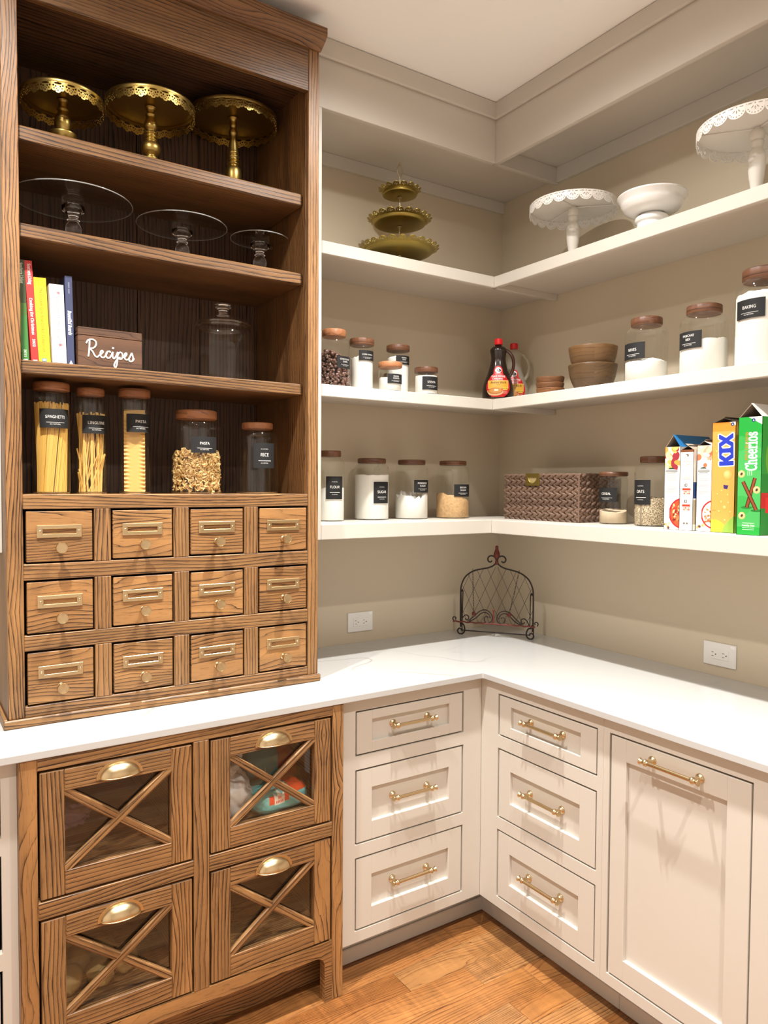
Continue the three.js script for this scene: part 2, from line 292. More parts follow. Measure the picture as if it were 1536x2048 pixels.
// ---------------------------------------------------------------- oak hutch on the counter
const HZ = 0.424;
{
  const t = thing('oak_hutch', 'tall dark oak hutch with open shelves over twelve small brass-knobbed drawers', 'hutch', [-1.61, 0.914, 0.2]);
  const w = (n, g, m = M.oak, p = t) => wpart(n, g, m, t, p);
  const xs = [[-2.018, -1.8447], [-1.8016, -1.6274], [-1.5832, -1.4117], [-1.3674, -1.1965]], ys = [[1.3365, 1.4797], [1.1499, 1.2945], [0.9636, 1.1091]];
  w('side_panel', board(1, HL, HL + 0.02, 0.914, 2.93, 0.002, HZ - 0.021), M.shadedOak);
  w('side_panel', board(1, -1.1965, HR, 0.914, 2.93, 0.002, HZ - 0.021), M.shadedOak);
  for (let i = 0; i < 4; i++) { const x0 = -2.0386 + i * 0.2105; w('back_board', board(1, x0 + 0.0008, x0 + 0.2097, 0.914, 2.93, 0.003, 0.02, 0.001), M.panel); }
  w('stile', board(1, HL, -2.0195, 0.936, 2.906, HZ - 0.02, HZ), M.oak);
  w('stile', board(1, -1.1965, HR, 0.936, 2.906, HZ - 0.02, HZ), M.rift);
  w('header_rail', board(0, -2.0195, -1.1965, 2.776, 2.906, HZ - 0.02, HZ), M.shadedRift);
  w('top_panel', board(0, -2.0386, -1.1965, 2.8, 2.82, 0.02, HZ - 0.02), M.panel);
  { // crown: cove profile swept along x
    const s = new THREE.Shape(); s.moveTo(0, 0); s.lineTo(0.006, 0); s.lineTo(0.03, 0.014); s.lineTo(0.046, 0.026); s.lineTo(0.048, 0.03); s.lineTo(0.048, 0.052); s.lineTo(0, 0.052); s.closePath();
    const g = new THREE.ExtrudeGeometry(s, { depth: HR - HL + 0.006, bevelEnabled: false }); g.rotateY(-Math.PI / 2).scale(1, 1, 1); // local z -> -x, x -> z
    g.translate(HR + 0.003, 2.905, HZ); w('crown_moulding', grain(flat(g), 0), M.shadedOak);
    w('hutch_top', board(0, HL, HR, 2.935, 2.956, 0.002, HZ), M.shadedOak);
  }
  for (const [yt, yb] of [[2.469, 2.431], [2.22, 2.184], [1.869, 1.834]]) w('shelf', board(0, -2.036, -1.1992, yb, yt, 0.022, 0.388, 0.003), M.shadedRift);
  w('deck', board(0, -2.0386, -1.1965, 1.4975, 1.5175, 0.02, HZ - 0.02), M.oak);
  w('rail', board(0, -2.0195, -1.1965, 1.4797, 1.5175, HZ - 0.02, HZ), M.rift);
  w('rail', board(0, -2.0195, -1.1965, 1.2945, 1.3365, HZ - 0.02, HZ), M.rift);
  w('rail', board(0, -2.0195, -1.1965, 1.1091, 1.1499, HZ - 0.02, HZ), M.rift);
  w('rail', board(0, -2.0195, -1.1965, 0.936, 0.9636, HZ - 0.02, HZ), M.rift);
  for (const [y0, y1] of ys) for (let i = 0; i < 3; i++) w('mullion', board(1, xs[i][1], xs[i + 1][0], y0, y1, HZ - 0.02, HZ), M.rift);
  w('base_moulding', merge([board(0, HL - 0.012, HR + 0.005, 0.9145, 0.937, HZ, HZ + 0.012, 0.003), board(2, HL - 0.012, HL, 0.9145, 0.937, 0.002, HZ, 0.003)]), M.rift);
  const kg = knobGeo(), lg = labelHolder(), kx = [-1.932, -1.716, -1.4985, -1.2825];
  for (const [y0, y1] of ys) xs.forEach(([x0, x1], i) => {
    const d = w('drawer', merge([board(0, x0 + 0.0058, x1 - 0.005, y0 + 0.005, y1 - 0.006, HZ - 0.021, HZ - 0.001, 0.0012), board(2, x0 + 0.012, x1 - 0.012, y0 + 0.01, y1 - 0.02, 0.06, HZ - 0.022)]), M.oak);
    d.position.set(0, 0, 0);
    const h = part('label_holder', lg, M.brass, d); h.position.set(kx[i] + 1.61, y1 - 0.0588 - 0.914, HZ - 0.001 - 0.2);
    const k = part('knob', kg, M.brass, d); k.position.set(kx[i] + 1.61, y1 - 0.101 - 0.914, HZ - 0.001 - 0.2);
  });
}

// ---------------------------------------------------------------- base cabinets
const OZ = 0.632, FZ = 0.604, FX = -0.617, CT = 0.914, CB = 0.894;
{
  const t = thing('oak_base_cabinet', 'oak base cabinet below the hutch with four glass-fronted crossed drawers', 'cabinet', [-1.623, 0, 0.3]);
  const w = (n, g, m = M.oak, p = t) => wpart(n, g, m, t, p);
  const X0 = -2.0627, X1 = -1.1834, xs = [[-2.0228, -1.643], [-1.6008, -1.2213]], ys = [[0.5443, 0.8636], [0.1834, 0.5018]];
  w('stile', board(1, X0, xs[0][0], 0, CB - 0.0005, OZ - 0.03, OZ), M.oak);
  w('stile', board(1, xs[1][1], X1, 0, CB - 0.0005, OZ - 0.03, OZ), M.oak);
  w('rail', board(0, xs[0][0], xs[1][1], 0.8636, CB - 0.0005, OZ - 0.03, OZ), M.rift);
  w('rail', board(0, xs[0][0], xs[0][1], 0.5018, 0.5443, OZ - 0.03, OZ), M.rift);
  w('rail', board(0, xs[1][0], xs[1][1], 0.5018, 0.5443, OZ - 0.03, OZ), M.rift);
  w('mullion', board(1, xs[0][1], xs[1][0], 0.1834, 0.8636, OZ - 0.03, OZ), M.rift);
  { // arched bottom rail with bracket feet
    const s = new THREE.Shape(), a = xs[0][0], b = xs[1][1], ft = 0.024, top = 0.1834, ay = 0.142, r = 0.035;
    s.moveTo(a, top); s.lineTo(a, 0); s.lineTo(a + ft, 0); s.lineTo(a + ft, ay - r); s.quadraticCurveTo(a + ft, ay, a + ft + r, ay); s.lineTo(b - ft - r, ay); s.quadraticCurveTo(b - ft, ay, b - ft, ay - r); s.lineTo(b - ft, 0); s.lineTo(b, 0); s.lineTo(b, top); s.closePath();
    const g = new THREE.ExtrudeGeometry(s, { depth: 0.03, bevelEnabled: false, curveSegments: 10 }); g.translate(0, 0, OZ - 0.03); w('arched_rail', grain(flat(g), 0), M.oak);
  }
  w('side_panel', board(1, X0, X0 + 0.018, 0, CB - 0.0005, 0.01, OZ - 0.03), M.oak); w('side_panel', board(1, X1 - 0.018, X1, 0, CB - 0.0005, 0.01, OZ - 0.03), M.oak);
  w('back_panel', board(0, X0 + 0.018, X1 - 0.018, 0.15, CB - 0.001, 0.01, 0.025), M.oak);
  w('toe_board', board(0, X0 + 0.018, X1 - 0.018, 0, 0.15, OZ - 0.12, OZ - 0.1), M.oak);
  const cg = cupPull();
  xs.forEach(([x0, x1]) => ys.forEach(([y0, y1]) => {
    const d = new THREE.Group(); d.name = 'drawer'; t.add(d);
    const sw = 0.0605, a = x0 + 0.0055, b = x1 - 0.005, c = y0 + 0.005, e = y1 - 0.006, f = OZ - 0.022, g = OZ - 0.001, i0 = x0 + sw, i1 = x1 - sw + 0.001, j0 = y0 + 0.0635, j1 = y1 - 0.0595;
    w('stile', board(1, a, i0, c, e, f, g), M.rift, d); w('stile', board(1, i1, b, c, e, f, g), M.oak, d);
    w('rail', board(0, i0, i1, j1, e, f, g), M.rift, d); w('rail', board(0, i0, i1, c, j0, f, g), M.rift, d);
    w('glass_pane', new THREE.BoxGeometry(i1 - i0, j1 - j0, 0.0008).translate((i0 + i1) / 2, (j0 + j1) / 2, f + 0.005), M.pane, t, d);
    const L = Math.hypot(i1 - i0, j1 - j0), th = Math.atan2(j1 - j0, i1 - i0);
    [th, -th].forEach((q, k) => { const bar = grain(cbox(-L / 2 - 0.012, L / 2 + 0.012, -0.0105, 0.0105, 0, 0.0142 - k * 0.0006, 0.003), 0); bar.rotateZ(q).translate((i0 + i1) / 2, (j0 + j1) / 2, f + 0.006); w('cross_bar', bar, M.rift, d); });
    const box = [board(0, x0 + 0.01, x1 - 0.01, y0 + 0.03, y0 + 0.042, 0.05, f), board(0, x0 + 0.01, x1 - 0.01, y0 + 0.03, y1 - 0.04, 0.05, 0.062)];
    for (const x of [x0 + 0.01, x1 - 0.022]) box.push(board(2, x, x + 0.012, y0 + 0.03, y1 - 0.09, 0.05, f));
    w('drawer_box', merge(box), M.rift, d);
    const p = part('cup_pull', cg, M.brass, d); p.position.set((x0 + x1) / 2 + 1.623, y1 - 0.0465, g - 0.3);
  }));
}
// painted drawer front along x: outer rect, recess rect, face at z = 0
function shaker(x0, x1, y0, y1, a0, a1, b0, b1, d = 0.012, t = 0.02) {
  return merge([cbox(x0, a0, y0, y1, -t, 0, 0.0012), cbox(a1, x1, y0, y1, -t, 0, 0.0012), cbox(a0 - 0.001, a1 + 0.001, b1, y1, -t, 0, 0.0012), cbox(a0 - 0.001, a1 + 0.001, y0, b0, -t, 0, 0.0012), cbox(a0 - 0.002, a1 + 0.002, b0 - 0.002, b1 + 0.002, -t, -d, 0.0003)]);
}
const ROWS = [[0.7111, 0.8525, 0.7497, 0.8185, 0.789], [0.4337, 0.6691, 0.497, 0.6035, 0.557], [0.1608, 0.3928, 0.224, 0.327, 0.283]];
const pull = barPull(0.172, 0.031), doorPull = barPull(0.176, 0.031);
function faceFrame(u0, u1, openings, y0 = 0.126, y1 = CB - 0.0005, t = 0.02) { // extruded shape with openings, face at z = 0
  const s = new THREE.Shape(); s.moveTo(u0, y0); s.lineTo(u1, y0); s.lineTo(u1, y1); s.lineTo(u0, y1); s.closePath();
  for (const [a, b, c, d] of openings) { const h = new THREE.Path(); h.moveTo(a, c); h.lineTo(a, d); h.lineTo(b, d); h.lineTo(b, c); h.closePath(); s.holes.push(h); }
  return flat(new THREE.ExtrudeGeometry(s, { depth: t, bevelEnabled: false }).translate(0, 0, -t));
}
function whiteUnit(name, label, origin, turn, u0, u1, openings, fronts, toe = [u0, u1], depth = 0.55) {
  // local frame: u along the face, z out of the face; origin on the floor at the face
  const t = thing(name, label, 'cabinet', origin, turn);
  part('face_frame', faceFrame(u0, u1, openings), M.paint, t);
  part('carcass', merge([cbox(u0, u0 + 0.016, 0.126, CB - 0.001, -depth, -0.02), cbox(u1 - 0.016, u1, 0.126, CB - 0.001, -depth, -0.02), cbox(u0 + 0.016, u1 - 0.016, 0.126, 0.142, -depth, -0.02), cbox(u0 + 0.016, u1 - 0.016, 0.142, CB - 0.001, -depth, -depth + 0.012)]), M.inside, t);
  part('toe_kick', merge([cbox(toe[0], toe[1], 0, 0.125, -0.11, -0.095), cbox(toe[0], toe[1], 0, 0.05, -0.095, -0.087, 0.003)]), M.paint, t);
  for (const f of fronts) {
    const d = part(f.kind, shaker(f.u0 + 0.0055, f.u1 - 0.0055, f.y0 + 0.005, f.y1 - 0.006, f.r0, f.r1, f.q0, f.q1), M.paint, t); d.position.z = -0.001;
    const p = part('bar_pull', f.kind === 'door' ? doorPull : pull, M.brass, d); p.position.set(f.hx, f.hy, f.kind === 'door' ? 0 : -0.012);
  }
  return t;
}
{
  const drawers = (u0, u1, r0, r1, hx) => ROWS.map(([y0, y1, q0, q1, hy]) => ({ kind: 'drawer', u0, u1, y0, y1, r0, r1, q0, q1, hx, hy }));
  const open = (list) => list.map((f) => [f.u0, f.u1, f.y0, f.y1]);
  let fr = drawers(-1.1247, -0.696, -1.0625, -0.757, -0.91);
  whiteUnit('drawer_cabinet', 'cream base cabinet with three brass-handled drawers, beside the oak cabinet', [0, 0, FZ], 0, -1.183, FX, open(fr), fr, [-1.183, FX + 0.095]);
  // right run: face looks to -x; local u = z. Turned so that local +z points to -x and local +x to +z.
  fr = drawers(0.6885 - FZ, 1.1097 - FZ, 0.748 - FZ, 1.044 - FZ, 0.897 - FZ);
  whiteUnit('drawer_cabinet', 'cream base cabinet with three brass-handled drawers, between corner and tall door', [FX, 0, FZ], -Math.PI / 2, 0.001, 1.131 - FZ, open(fr), fr, [-0.0945, 1.131 - FZ]);
  fr = [{ kind: 'door', u0: 1.1524 - FZ, u1: 1.5727 - FZ, y0: 0.1585, y1: 0.8525, r0: 1.209 - FZ, r1: 1.506 - FZ, q0: 0.2225, q1: 0.784, hx: 1.3635 - FZ, hy: 0.8165 }];
  whiteUnit('door_cabinet', 'cream base cabinet with one tall panelled door and brass bar handle', [FX, 0, FZ], -Math.PI / 2, 1.1315 - FZ, 1.95 - FZ, open(fr), fr);
  fr = drawers(-2.56, -2.0975, -2.5, -2.16, -2.33);
  whiteUnit('drawer_cabinet', 'cream base cabinet left of the oak cabinet, cut by the photo edge', [0, 0, FZ], 0, -2.62, -2.0632, open(fr), fr);
}
{ // countertop: L plus the stretch under the hutch
  const s = new THREE.Shape(), ex = FX - 0.023, ez = 0.636, oz = 0.636;
  s.moveTo(-2.62, -0.0005); s.lineTo(-0.0005, -0.0005); s.lineTo(-0.0005, -1.95); s.lineTo(ex, -1.95); s.lineTo(ex, -ez - 0.006); s.quadraticCurveTo(ex, -ez, ex - 0.006, -ez); s.lineTo(-2.62, -oz); s.closePath();
  const g = new THREE.ExtrudeGeometry(s, { depth: CT - CB - 0.004, bevelEnabled: true, bevelSize: 0.002, bevelThickness: 0.002, bevelSegments: 2, bevelOffset: -0.002, curveSegments: 8 }); g.rotateX(-Math.PI / 2).translate(0, CB + 0.002, 0);
  solo('countertop', grain(flat(g), 0, 0, 0), M.marble, 'white marble-look countertop with faint veins running round the corner', 'countertop');
}

// ---------------------------------------------------------------- wall outlets
function outlet(label, pos, turn) {
  const t = thing('wall_outlet', label, 'outlet', pos, turn);
  part('cover_plate', cbox(-0.0585, 0.0585, -0.039, 0.039, 0.0003, 0.006, 0.003), M.plastic, t);
  const r = part('receptacle', cbox(-0.034, 0.034, -0.0165, 0.0165, 0.0055, 0.0075, 0.001), M.plastic, t);
  const sl = []; for (const s of [-1, 1]) { const c = s * 0.019; for (const y of [-1, 1]) sl.push(new THREE.BoxGeometry(0.007, 0.0016, 0.0008).translate(c - 0.004, y * 0.0063, 0.0076)); sl.push(new THREE.CylinderGeometry(0.0021, 0.0021, 0.0008, 12).rotateX(Math.PI / 2).translate(c + 0.0065, 0, 0.0076)); }
  part('slots', merge(sl), M.black, r);
  part('sticker', new THREE.BoxGeometry(0.016, 0.009, 0.0004).translate(0.047, 0.0315, 0.0062), std({ color: lin(0.9, 0.9, 0.88), roughness: 0.4 }), t);
}
outlet('white double wall outlet beside the oak hutch, above the counter', [-0.7405, 0.9972, 0], 0);
outlet('white double wall outlet on the right wall above the tall door cabinet', [0, 0.9876, 1.0962], -Math.PI / 2);

// ---------------------------------------------------------------- jars
function labelTex(lines, tall, ar) {
  return canvasTex(256, Math.round(256 / ar), (c, w, h) => {
    c.fillStyle = '#0b0b0c'; c.fillRect(0, 0, w, h); c.fillStyle = '#f2f0ea'; c.textAlign = 'center'; c.textBaseline = 'middle';
    const longest = Math.max(...lines.map((l) => l.length)); let fs = Math.min(h * (lines.length > 1 ? 0.19 : 0.22), w * 1.12 / longest, w * 0.19);
    c.font = `${fs}px sans-serif`;
    const cy = tall ? h * 0.47 : h * (lines.length > 1 ? 0.36 : 0.42);
    lines.forEach((l, i) => c.fillText(l, w / 2, cy + (i - (lines.length - 1) / 2) * fs * 1.15));
    c.fillRect(w * 0.22, h * 0.7, w * 0.58, Math.max(2, h * 0.018));
    c.font = `${w * 0.055}px sans-serif`; c.fillText('ALL NATURAL', w / 2, h * 0.8);
    if (tall) c.fillText('ALL NATURAL', w / 2, h * 0.24);
  });
}
function arcPatch(r, a0, a1, y0, y1, n = 20) { // curved sticker, angles in degrees from +z towards +x
  const D = Math.PI / 180, pos = [], uv = [], nor = [], idx = [], t = 0.0004;
  for (const k of [0, 1]) for (let i = 0; i <= n; i++) for (const j of [0, 1]) { const a = mix(a0, a1, i / n) * D, q = r + (k ? 0 : t); pos.push(Math.sin(a) * q, j ? y1 : y0, Math.cos(a) * q); uv.push(i / n, j); const s = k ? -1 : 1; nor.push(Math.sin(a) * s, 0, Math.cos(a) * s); }
  const S = (n + 1) * 2; for (let i = 0; i < n; i++) { const p = i * 2; idx.push(p, p + 2, p + 1, p + 1, p + 2, p + 3); const q = p + S; idx.push(q, q + 1, q + 2, q + 1, q + 3, q + 2); }
  const g = new THREE.BufferGeometry(); g.setAttribute('position', new THREE.Float32BufferAttribute(pos, 3)); g.setAttribute('normal', new THREE.Float32BufferAttribute(nor, 3)); g.setAttribute('uv', new THREE.Float32BufferAttribute(uv, 2)); g.setIndex(idx); return g;
}
const JARS = 'labelled glass jars with wooden lids';
function jar(o) {
  const { x, y, z, r, lidR, h, lidH, lab, ly, text, label, wood = M.acacia, tall = false } = o;
  const t = thing('glass_jar', label, 'jar', [x, y, z], 0, JARS);
  const rn = Math.min(lidR - 0.002, r - 0.004), neckTop = h - lidH * 0.45, neckBot = h - lidH - 0.004, sh = Math.max(0.012, (r - rn) * 1.15 + 0.006), ys = neckBot - sh;
  const pr = [[0, 0.0015], [r - 0.008, 0.0015], [r - 0.003, 0.0025], [r, 0.007], [r, ys - 0.004]];
  for (let i = 1; i <= 8; i++) { const q = i / 8 * Math.PI / 2; pr.push([rn - 0.001 + (r - rn + 0.001) * Math.cos(q), ys + sh * Math.sin(q)]); }
  pr.push([rn + 0.001, neckBot + 0.002], [rn, neckTop]);
  part('glass_body', lathe(pr, 56), M.jar, t);
  part('base_ring', new THREE.TorusGeometry(r - 0.004, 0.0022, 8, 56).rotateX(Math.PI / 2).translate(0, 0.0025, 0), M.glass, t);
  const e = 0.004, lid = lathe([[0, h - lidH], [lidR - e, h - lidH], [lidR - 0.001, h - lidH + 0.001], [lidR, h - lidH + e], [lidR, h - e], [lidR - 0.0012, h - 0.0012], [lidR - e, h], [0, h]], 48);
  const lg = grain(toCreasedNormals(lid, 0.9), 0, R0() * 3, R0() * 3); part('lid', lg, wood, t);
  if (lab) part('sticker', arcPatch(r + 0.0003, lab[0], lab[1], ly[0], ly[1]), std({ map: labelTex(text, tall, (lab[1] - lab[0]) * Math.PI / 180 * r / (ly[1] - ly[0])), roughness: 0.7 }), t);
  return t;
}
// powder that fills a jar: a solid with its own top surface
function fillGeo(r, hgt, top, seg = 48, rings = 12) {
  const pos = [], idx = [], uv = []; const add = (X, Y, Z) => { pos.push(X, Y, Z); uv.push(Math.atan2(Z, X) * r, Y + Math.hypot(X, Z)); return pos.length / 3 - 1; };
  const rim = [], low = []; for (let i = 0; i < seg; i++) { const a = i / seg * 2 * Math.PI, X = Math.cos(a) * r, Z = Math.sin(a) * r; low.push(add(X, 0.004, Z)); rim.push(add(X, hgt + top(X, Z), Z)); }
  for (let i = 0; i < seg; i++) { const j = (i + 1) % seg; idx.push(low[i], rim[i], low[j], low[j], rim[i], rim[j]); }
  const R = []; for (let k = 0; k < rings; k++) { const q = r * (1 - k / rings); R.push(Array.from({ length: seg }, (_, i) => { const a = i / seg * 2 * Math.PI, X = Math.cos(a) * q, Z = Math.sin(a) * q; return add(X, hgt + top(X, Z), Z); })); }
  const c = add(0, hgt + top(0, 0), 0), cb = add(0, 0.004, 0);
  for (let k = 0; k < rings; k++) for (let i = 0; i < seg; i++) { const j = (i + 1) % seg; if (k + 1 < rings) idx.push(R[k][i], R[k + 1][i], R[k][j], R[k][j], R[k + 1][i], R[k + 1][j]); else idx.push(R[k][i], c, R[k][j]); }
  for (let i = 0; i < seg; i++) idx.push(low[i], low[(i + 1) % seg], cb);
  const g = new THREE.BufferGeometry(); g.setAttribute('position', new THREE.Float32BufferAttribute(pos, 3)); g.setAttribute('uv', new THREE.Float32BufferAttribute(uv, 2)); g.setIndex(idx); g.computeVertexNormals(); return g;
}
function fill(name, label, category, j, hgt, top, mat) { return solo(name, fillGeo(j.r - 0.0028, hgt, top), mat, label, category, [j.x, j.y, j.z], 0, undefined, 'stuff'); }
const bump = (amp, f, s = 0) => (X, Z) => amp * (fbm(X * f + s, Z * f + s * 2) + 0.4 * noise(X * f * 3, Z * f * 3 + s));
const DK = 1.5176;
const J = {
  chocolate: { x: -1.002, y: YB, z: 0.245, r: 0.0566, lidR: 0.0417, h: 0.2048, lidH: 0.026, lab: [-18, 46], ly: [0.0669, 0.1078], text: ['CHOCOLATE', 'CHIPS'], label: 'glass jar of chocolate chips with an orange-brown wooden lid' },
  corn: { x: -0.898, y: YB, z: 0.262, r: 0.0419, lidR: 0.044, h: 0.1823, lidH: 0.024, lab: [-45, 44], ly: [0.1023, 0.137], text: ['CORN STARCH'], wood: M.walnut, label: 'slim glass jar labelled corn starch with a dark wooden lid' },
  soda: { x: -0.699, y: YB, z: 0.2, r: 0.0428, lidR: 0.0443, h: 0.1903, lidH: 0.0225, lab: [-44, 42], ly: [0.1154, 0.1475], text: ['BAKING', 'SODA'], wood: M.walnut, label: 'tall white-filled jar labelled baking soda, behind the baking powder jar' },
  powder: { x: -0.791, y: YB, z: 0.285, r: 0.0425, lidR: 0.0434, h: 0.1072, lidH: 0.0205, lab: [-46, 42], ly: [0.0274, 0.0613], text: ['BAKING', 'POWDER'], label: 'short jar labelled baking powder with an orange-brown lid' },
  stevia: { x: -0.629, y: YB, z: 0.285, r: 0.0435, lidR: 0.0441, h: 0.1031, lidH: 0.0205, lab: [-55, 39], ly: [0.0166, 0.0656], text: ['STEVIA'], wood: M.walnut, label: 'short jar labelled stevia with a dark wooden lid' },
  mixes: { x: -0.25, y: YB, z: 0.971, r: 0.0671, lidR: 0.0489, h: 0.2084, lidH: 0.026, lab: [-129, -56], ly: [0.0708, 0.123], text: ['MIXES'], wood: M.walnut, label: 'round-shouldered jar labelled mixes, beside the wooden bowls' },
  pancake: { x: -0.25, y: YB, z: 1.176, r: 0.0693, lidR: 0.0506, h: 0.2079, lidH: 0.026, lab: [-130, -61], ly: [0.0743, 0.1247], text: ['PANCAKE', 'MIX'], wood: M.walnut, label: 'round-shouldered jar labelled pancake mix, half full of white powder' },
  baking: { x: -0.245, y: YB, z: 1.361, r: 0.0778, lidR: 0.061, h: 0.2731, lidH: 0.032, lab: [-124, -60], ly: [0.1293, 0.1815], text: ['BAKING'], wood: M.walnut, label: 'large jar labelled baking, cut by the right photo edge' },
  flour: { x: -0.956, y: YC, z: 0.139, r: 0.0528, lidR: 0.0399, h: 0.2582, lidH: 0.0225, lab: [-46, 25], ly: [0.0814, 0.1638], text: ['FLOUR'], tall: true, wood: M.walnut, label: 'glass jar labelled flour, nearest the hutch on the lowest shelf' },
  sugar: { x: -0.754, y: YC, z: 0.106, r: 0.0677, lidR: 0.0551, h: 0.2358, lidH: 0.0193, lab: [-26, 33], ly: [0.0641, 0.1455], text: ['SUGAR'], tall: true, wood: M.walnut, label: 'wide glass jar labelled sugar, nearly full of white sugar' },
  powdered: { x: -0.575, y: YC, z: 0.12, r: 0.0669, lidR: 0.0548, h: 0.2338, lidH: 0.0195, lab: [-27, 40], ly: [0.1048, 0.1542], text: ['POWDERED', 'SUGAR'], wood: M.walnut, label: 'wide glass jar labelled powdered sugar with a clear scoop inside' },
  brown: { x: -0.383, y: YC, z: 0.142, r: 0.0686, lidR: 0.0554, h: 0.2336, lidH: 0.0185, lab: [-34, 34], ly: [0.0884, 0.138], text: ['BROWN', 'SUGAR'], wood: M.walnut, label: 'wide glass jar labelled brown sugar, closest to the corner' },
  cereal: { x: -0.159, y: YC, z: 0.774, r: 0.049, lidR: 0.0495, h: 0.1845, lidH: 0.0155, lab: [-127, -37], ly: [0.0786, 0.1283], text: ['CEREAL'], wood: M.walnut, label: 'narrow glass jar labelled cereal, right beside the woven basket' },
  oats: { x: -0.147, y: YC, z: 0.932, r: 0.0618, lidR: 0.0449, h: 0.2352, lidH: 0.022, lab: [-129, -62], ly: [0.0729, 0.1554], text: ['OATS'], tall: true, wood: M.walnut, label: 'glass jar labelled oats, partly behind the first cereal box' },
  spaghetti: { x: -1.929, y: DK, z: 0.3, r: 0.0487, lidR: 0.0473, h: 0.3062, lidH: 0.0226, lab: [-46, 51], ly: [0.18, 0.2317], text: ['SPAGHETTI'], label: 'tall cylinder jar labelled spaghetti at the hutch left side' },
  linguine: { x: -1.822, y: DK, z: 0.28, r: 0.0448, lidR: 0.038, h: 0.3008, lidH: 0.0214, lab: [-40, 60], ly: [0.1706, 0.2225], text: ['LINGUINE'], label: 'tall cylinder jar labelled linguine with loosely crossed strands' },
  lasagna: { x: -1.698, y: DK, z: 0.28, r: 0.0457, lidR: 0.045, h: 0.3073, lidH: 0.0236, lab: [-44, 61], ly: [0.1796, 0.2328], text: ['PASTA'], label: 'tall cylinder jar labelled pasta holding ruffled lasagna sheets' },
  twists: { x: -1.51, y: DK, z: 0.28, r: 0.0776, lidR: 0.062, h: 0.2556, lidH: 0.0267, lab: [-31, 29], ly: [0.1238, 0.1728], text: ['PASTA'], label: 'wide round-shouldered jar labelled pasta, half full of short twists' },
  rice: { x: -1.307, y: DK, z: 0.28, r: 0.0679, lidR: 0.05, h: 0.2284, lidH: 0.0203, lab: [-34, 27], ly: [0.0816, 0.1609], text: ['RICE'], tall: true, label: 'nearly empty glass jar labelled rice at the hutch right side' },
};
for (const k of Object.keys(J)) jar(J[k]);
jar({ x: -0.662, y: YB, z: 0.115, r: 0.036, lidR: 0.04, h: 0.098, lidH: 0.02, wood: M.walnut, label: 'small jar with a dark lid, hidden behind the stevia jar' });
const P = M.powder;
fill('corn_starch', 'white corn starch filling the slim jar', 'corn starch', J.corn, 0.098, (X, Z) => 0.012 * Math.cos(X * 30) - 0.25 * X + bump(0.006, 40, 2)(X, Z), P);
fill('baking_soda', 'white baking soda filling its tall jar to the neck', 'baking soda', J.soda, 0.155, (X, Z) => -9 * (X * X + Z * Z) + bump(0.003, 40)(X, Z), P);
fill('baking_powder', 'white baking powder in the lower half of its short jar', 'baking powder', J.powder, 0.05, bump(0.003, 40, 5), P);
fill('sweetener', 'white sweetener filling the jar labelled stevia', 'sweetener', J.stevia, 0.07, bump(0.002, 40, 7), P);
fill('baking_mix', 'white mix in the bottom of the jar labelled mixes', 'powder', J.mixes, 0.066, (X, Z) => 0.012 - 3 * (X * X + Z * Z) + bump(0.004, 40, 9)(X, Z), P);
fill('pancake_mix', 'white pancake mix half filling its round-shouldered jar', 'pancake mix', J.pancake, 0.096, (X, Z) => 0.12 * Z + bump(0.004, 50, 1)(X, Z), P);
fill('baking_flour', 'white flour filling the large jar labelled baking', 'flour', J.baking, 0.2, (X, Z) => 0.012 - 2.5 * (X * X + Z * Z) + bump(0.008, 45, 4)(X, Z), P);
fill('flour', 'white flour filling more than half of the flour jar', 'flour', J.flour, 0.115, bump(0.012, 45, 3), P);
fill('sugar', 'white sugar filling the wide sugar jar', 'sugar', J.sugar, 0.172, bump(0.004, 30, 6), P);
fill('powdered_sugar', 'lumpy powdered sugar in the bottom of its jar', 'sugar', J.powdered, 0.09, bump(0.022, 55, 8), P);
fill('brown_sugar', 'tan brown sugar sloping down to the right in its jar', 'brown sugar', J.brown, 0.082, (X, Z) => -0.28 * X + bump(0.008, 60, 2)(X, Z), std({ map: TX.sugar, roughness: 0.95 }));
fill('cereal_crumbs', 'fine tan cereal in the bottom of the cereal jar', 'cereal', J.cereal, 0.047, (X, Z) => 0.2 * (X - Z) * 0.5 + bump(0.003, 50, 3)(X, Z), std({ color: lin(0.62, 0.49, 0.34), roughness: 0.95 }));
fill('rolled_oats', 'pale rolled oats half filling the oats jar', 'oats', J.oats, 0.093, bump(0.008, 60, 5), std({ map: TX.oats, bumpMap: TX.oats, bumpScale: 0.0012, roughness: 0.95 }));
for (const [j, label, y, tilt] of [[J.sugar, 'clear scoop standing in the sugar jar', 0.165, -0.3], [J.powdered, 'clear scoop stuck in the powdered sugar', 0.083, 0.35]]) {
  const s = thing('scoop', label, 'scoop', [j.x, j.y + y, j.z + 0.02], 0.4); const g = part('scoop_bowl', tube([[0, 0, 0], [0.004, 0.02, 0], [0.008, 0.04, 0]], 0.012, 8, 12), M.jar, s); g.rotation.z = tilt;
  const hd = part('handle', rod([0.008, 0.04, 0], [0.018, 0.078, 0], 0.0035, 8), M.jar, s); hd.rotation.z = tilt;
}
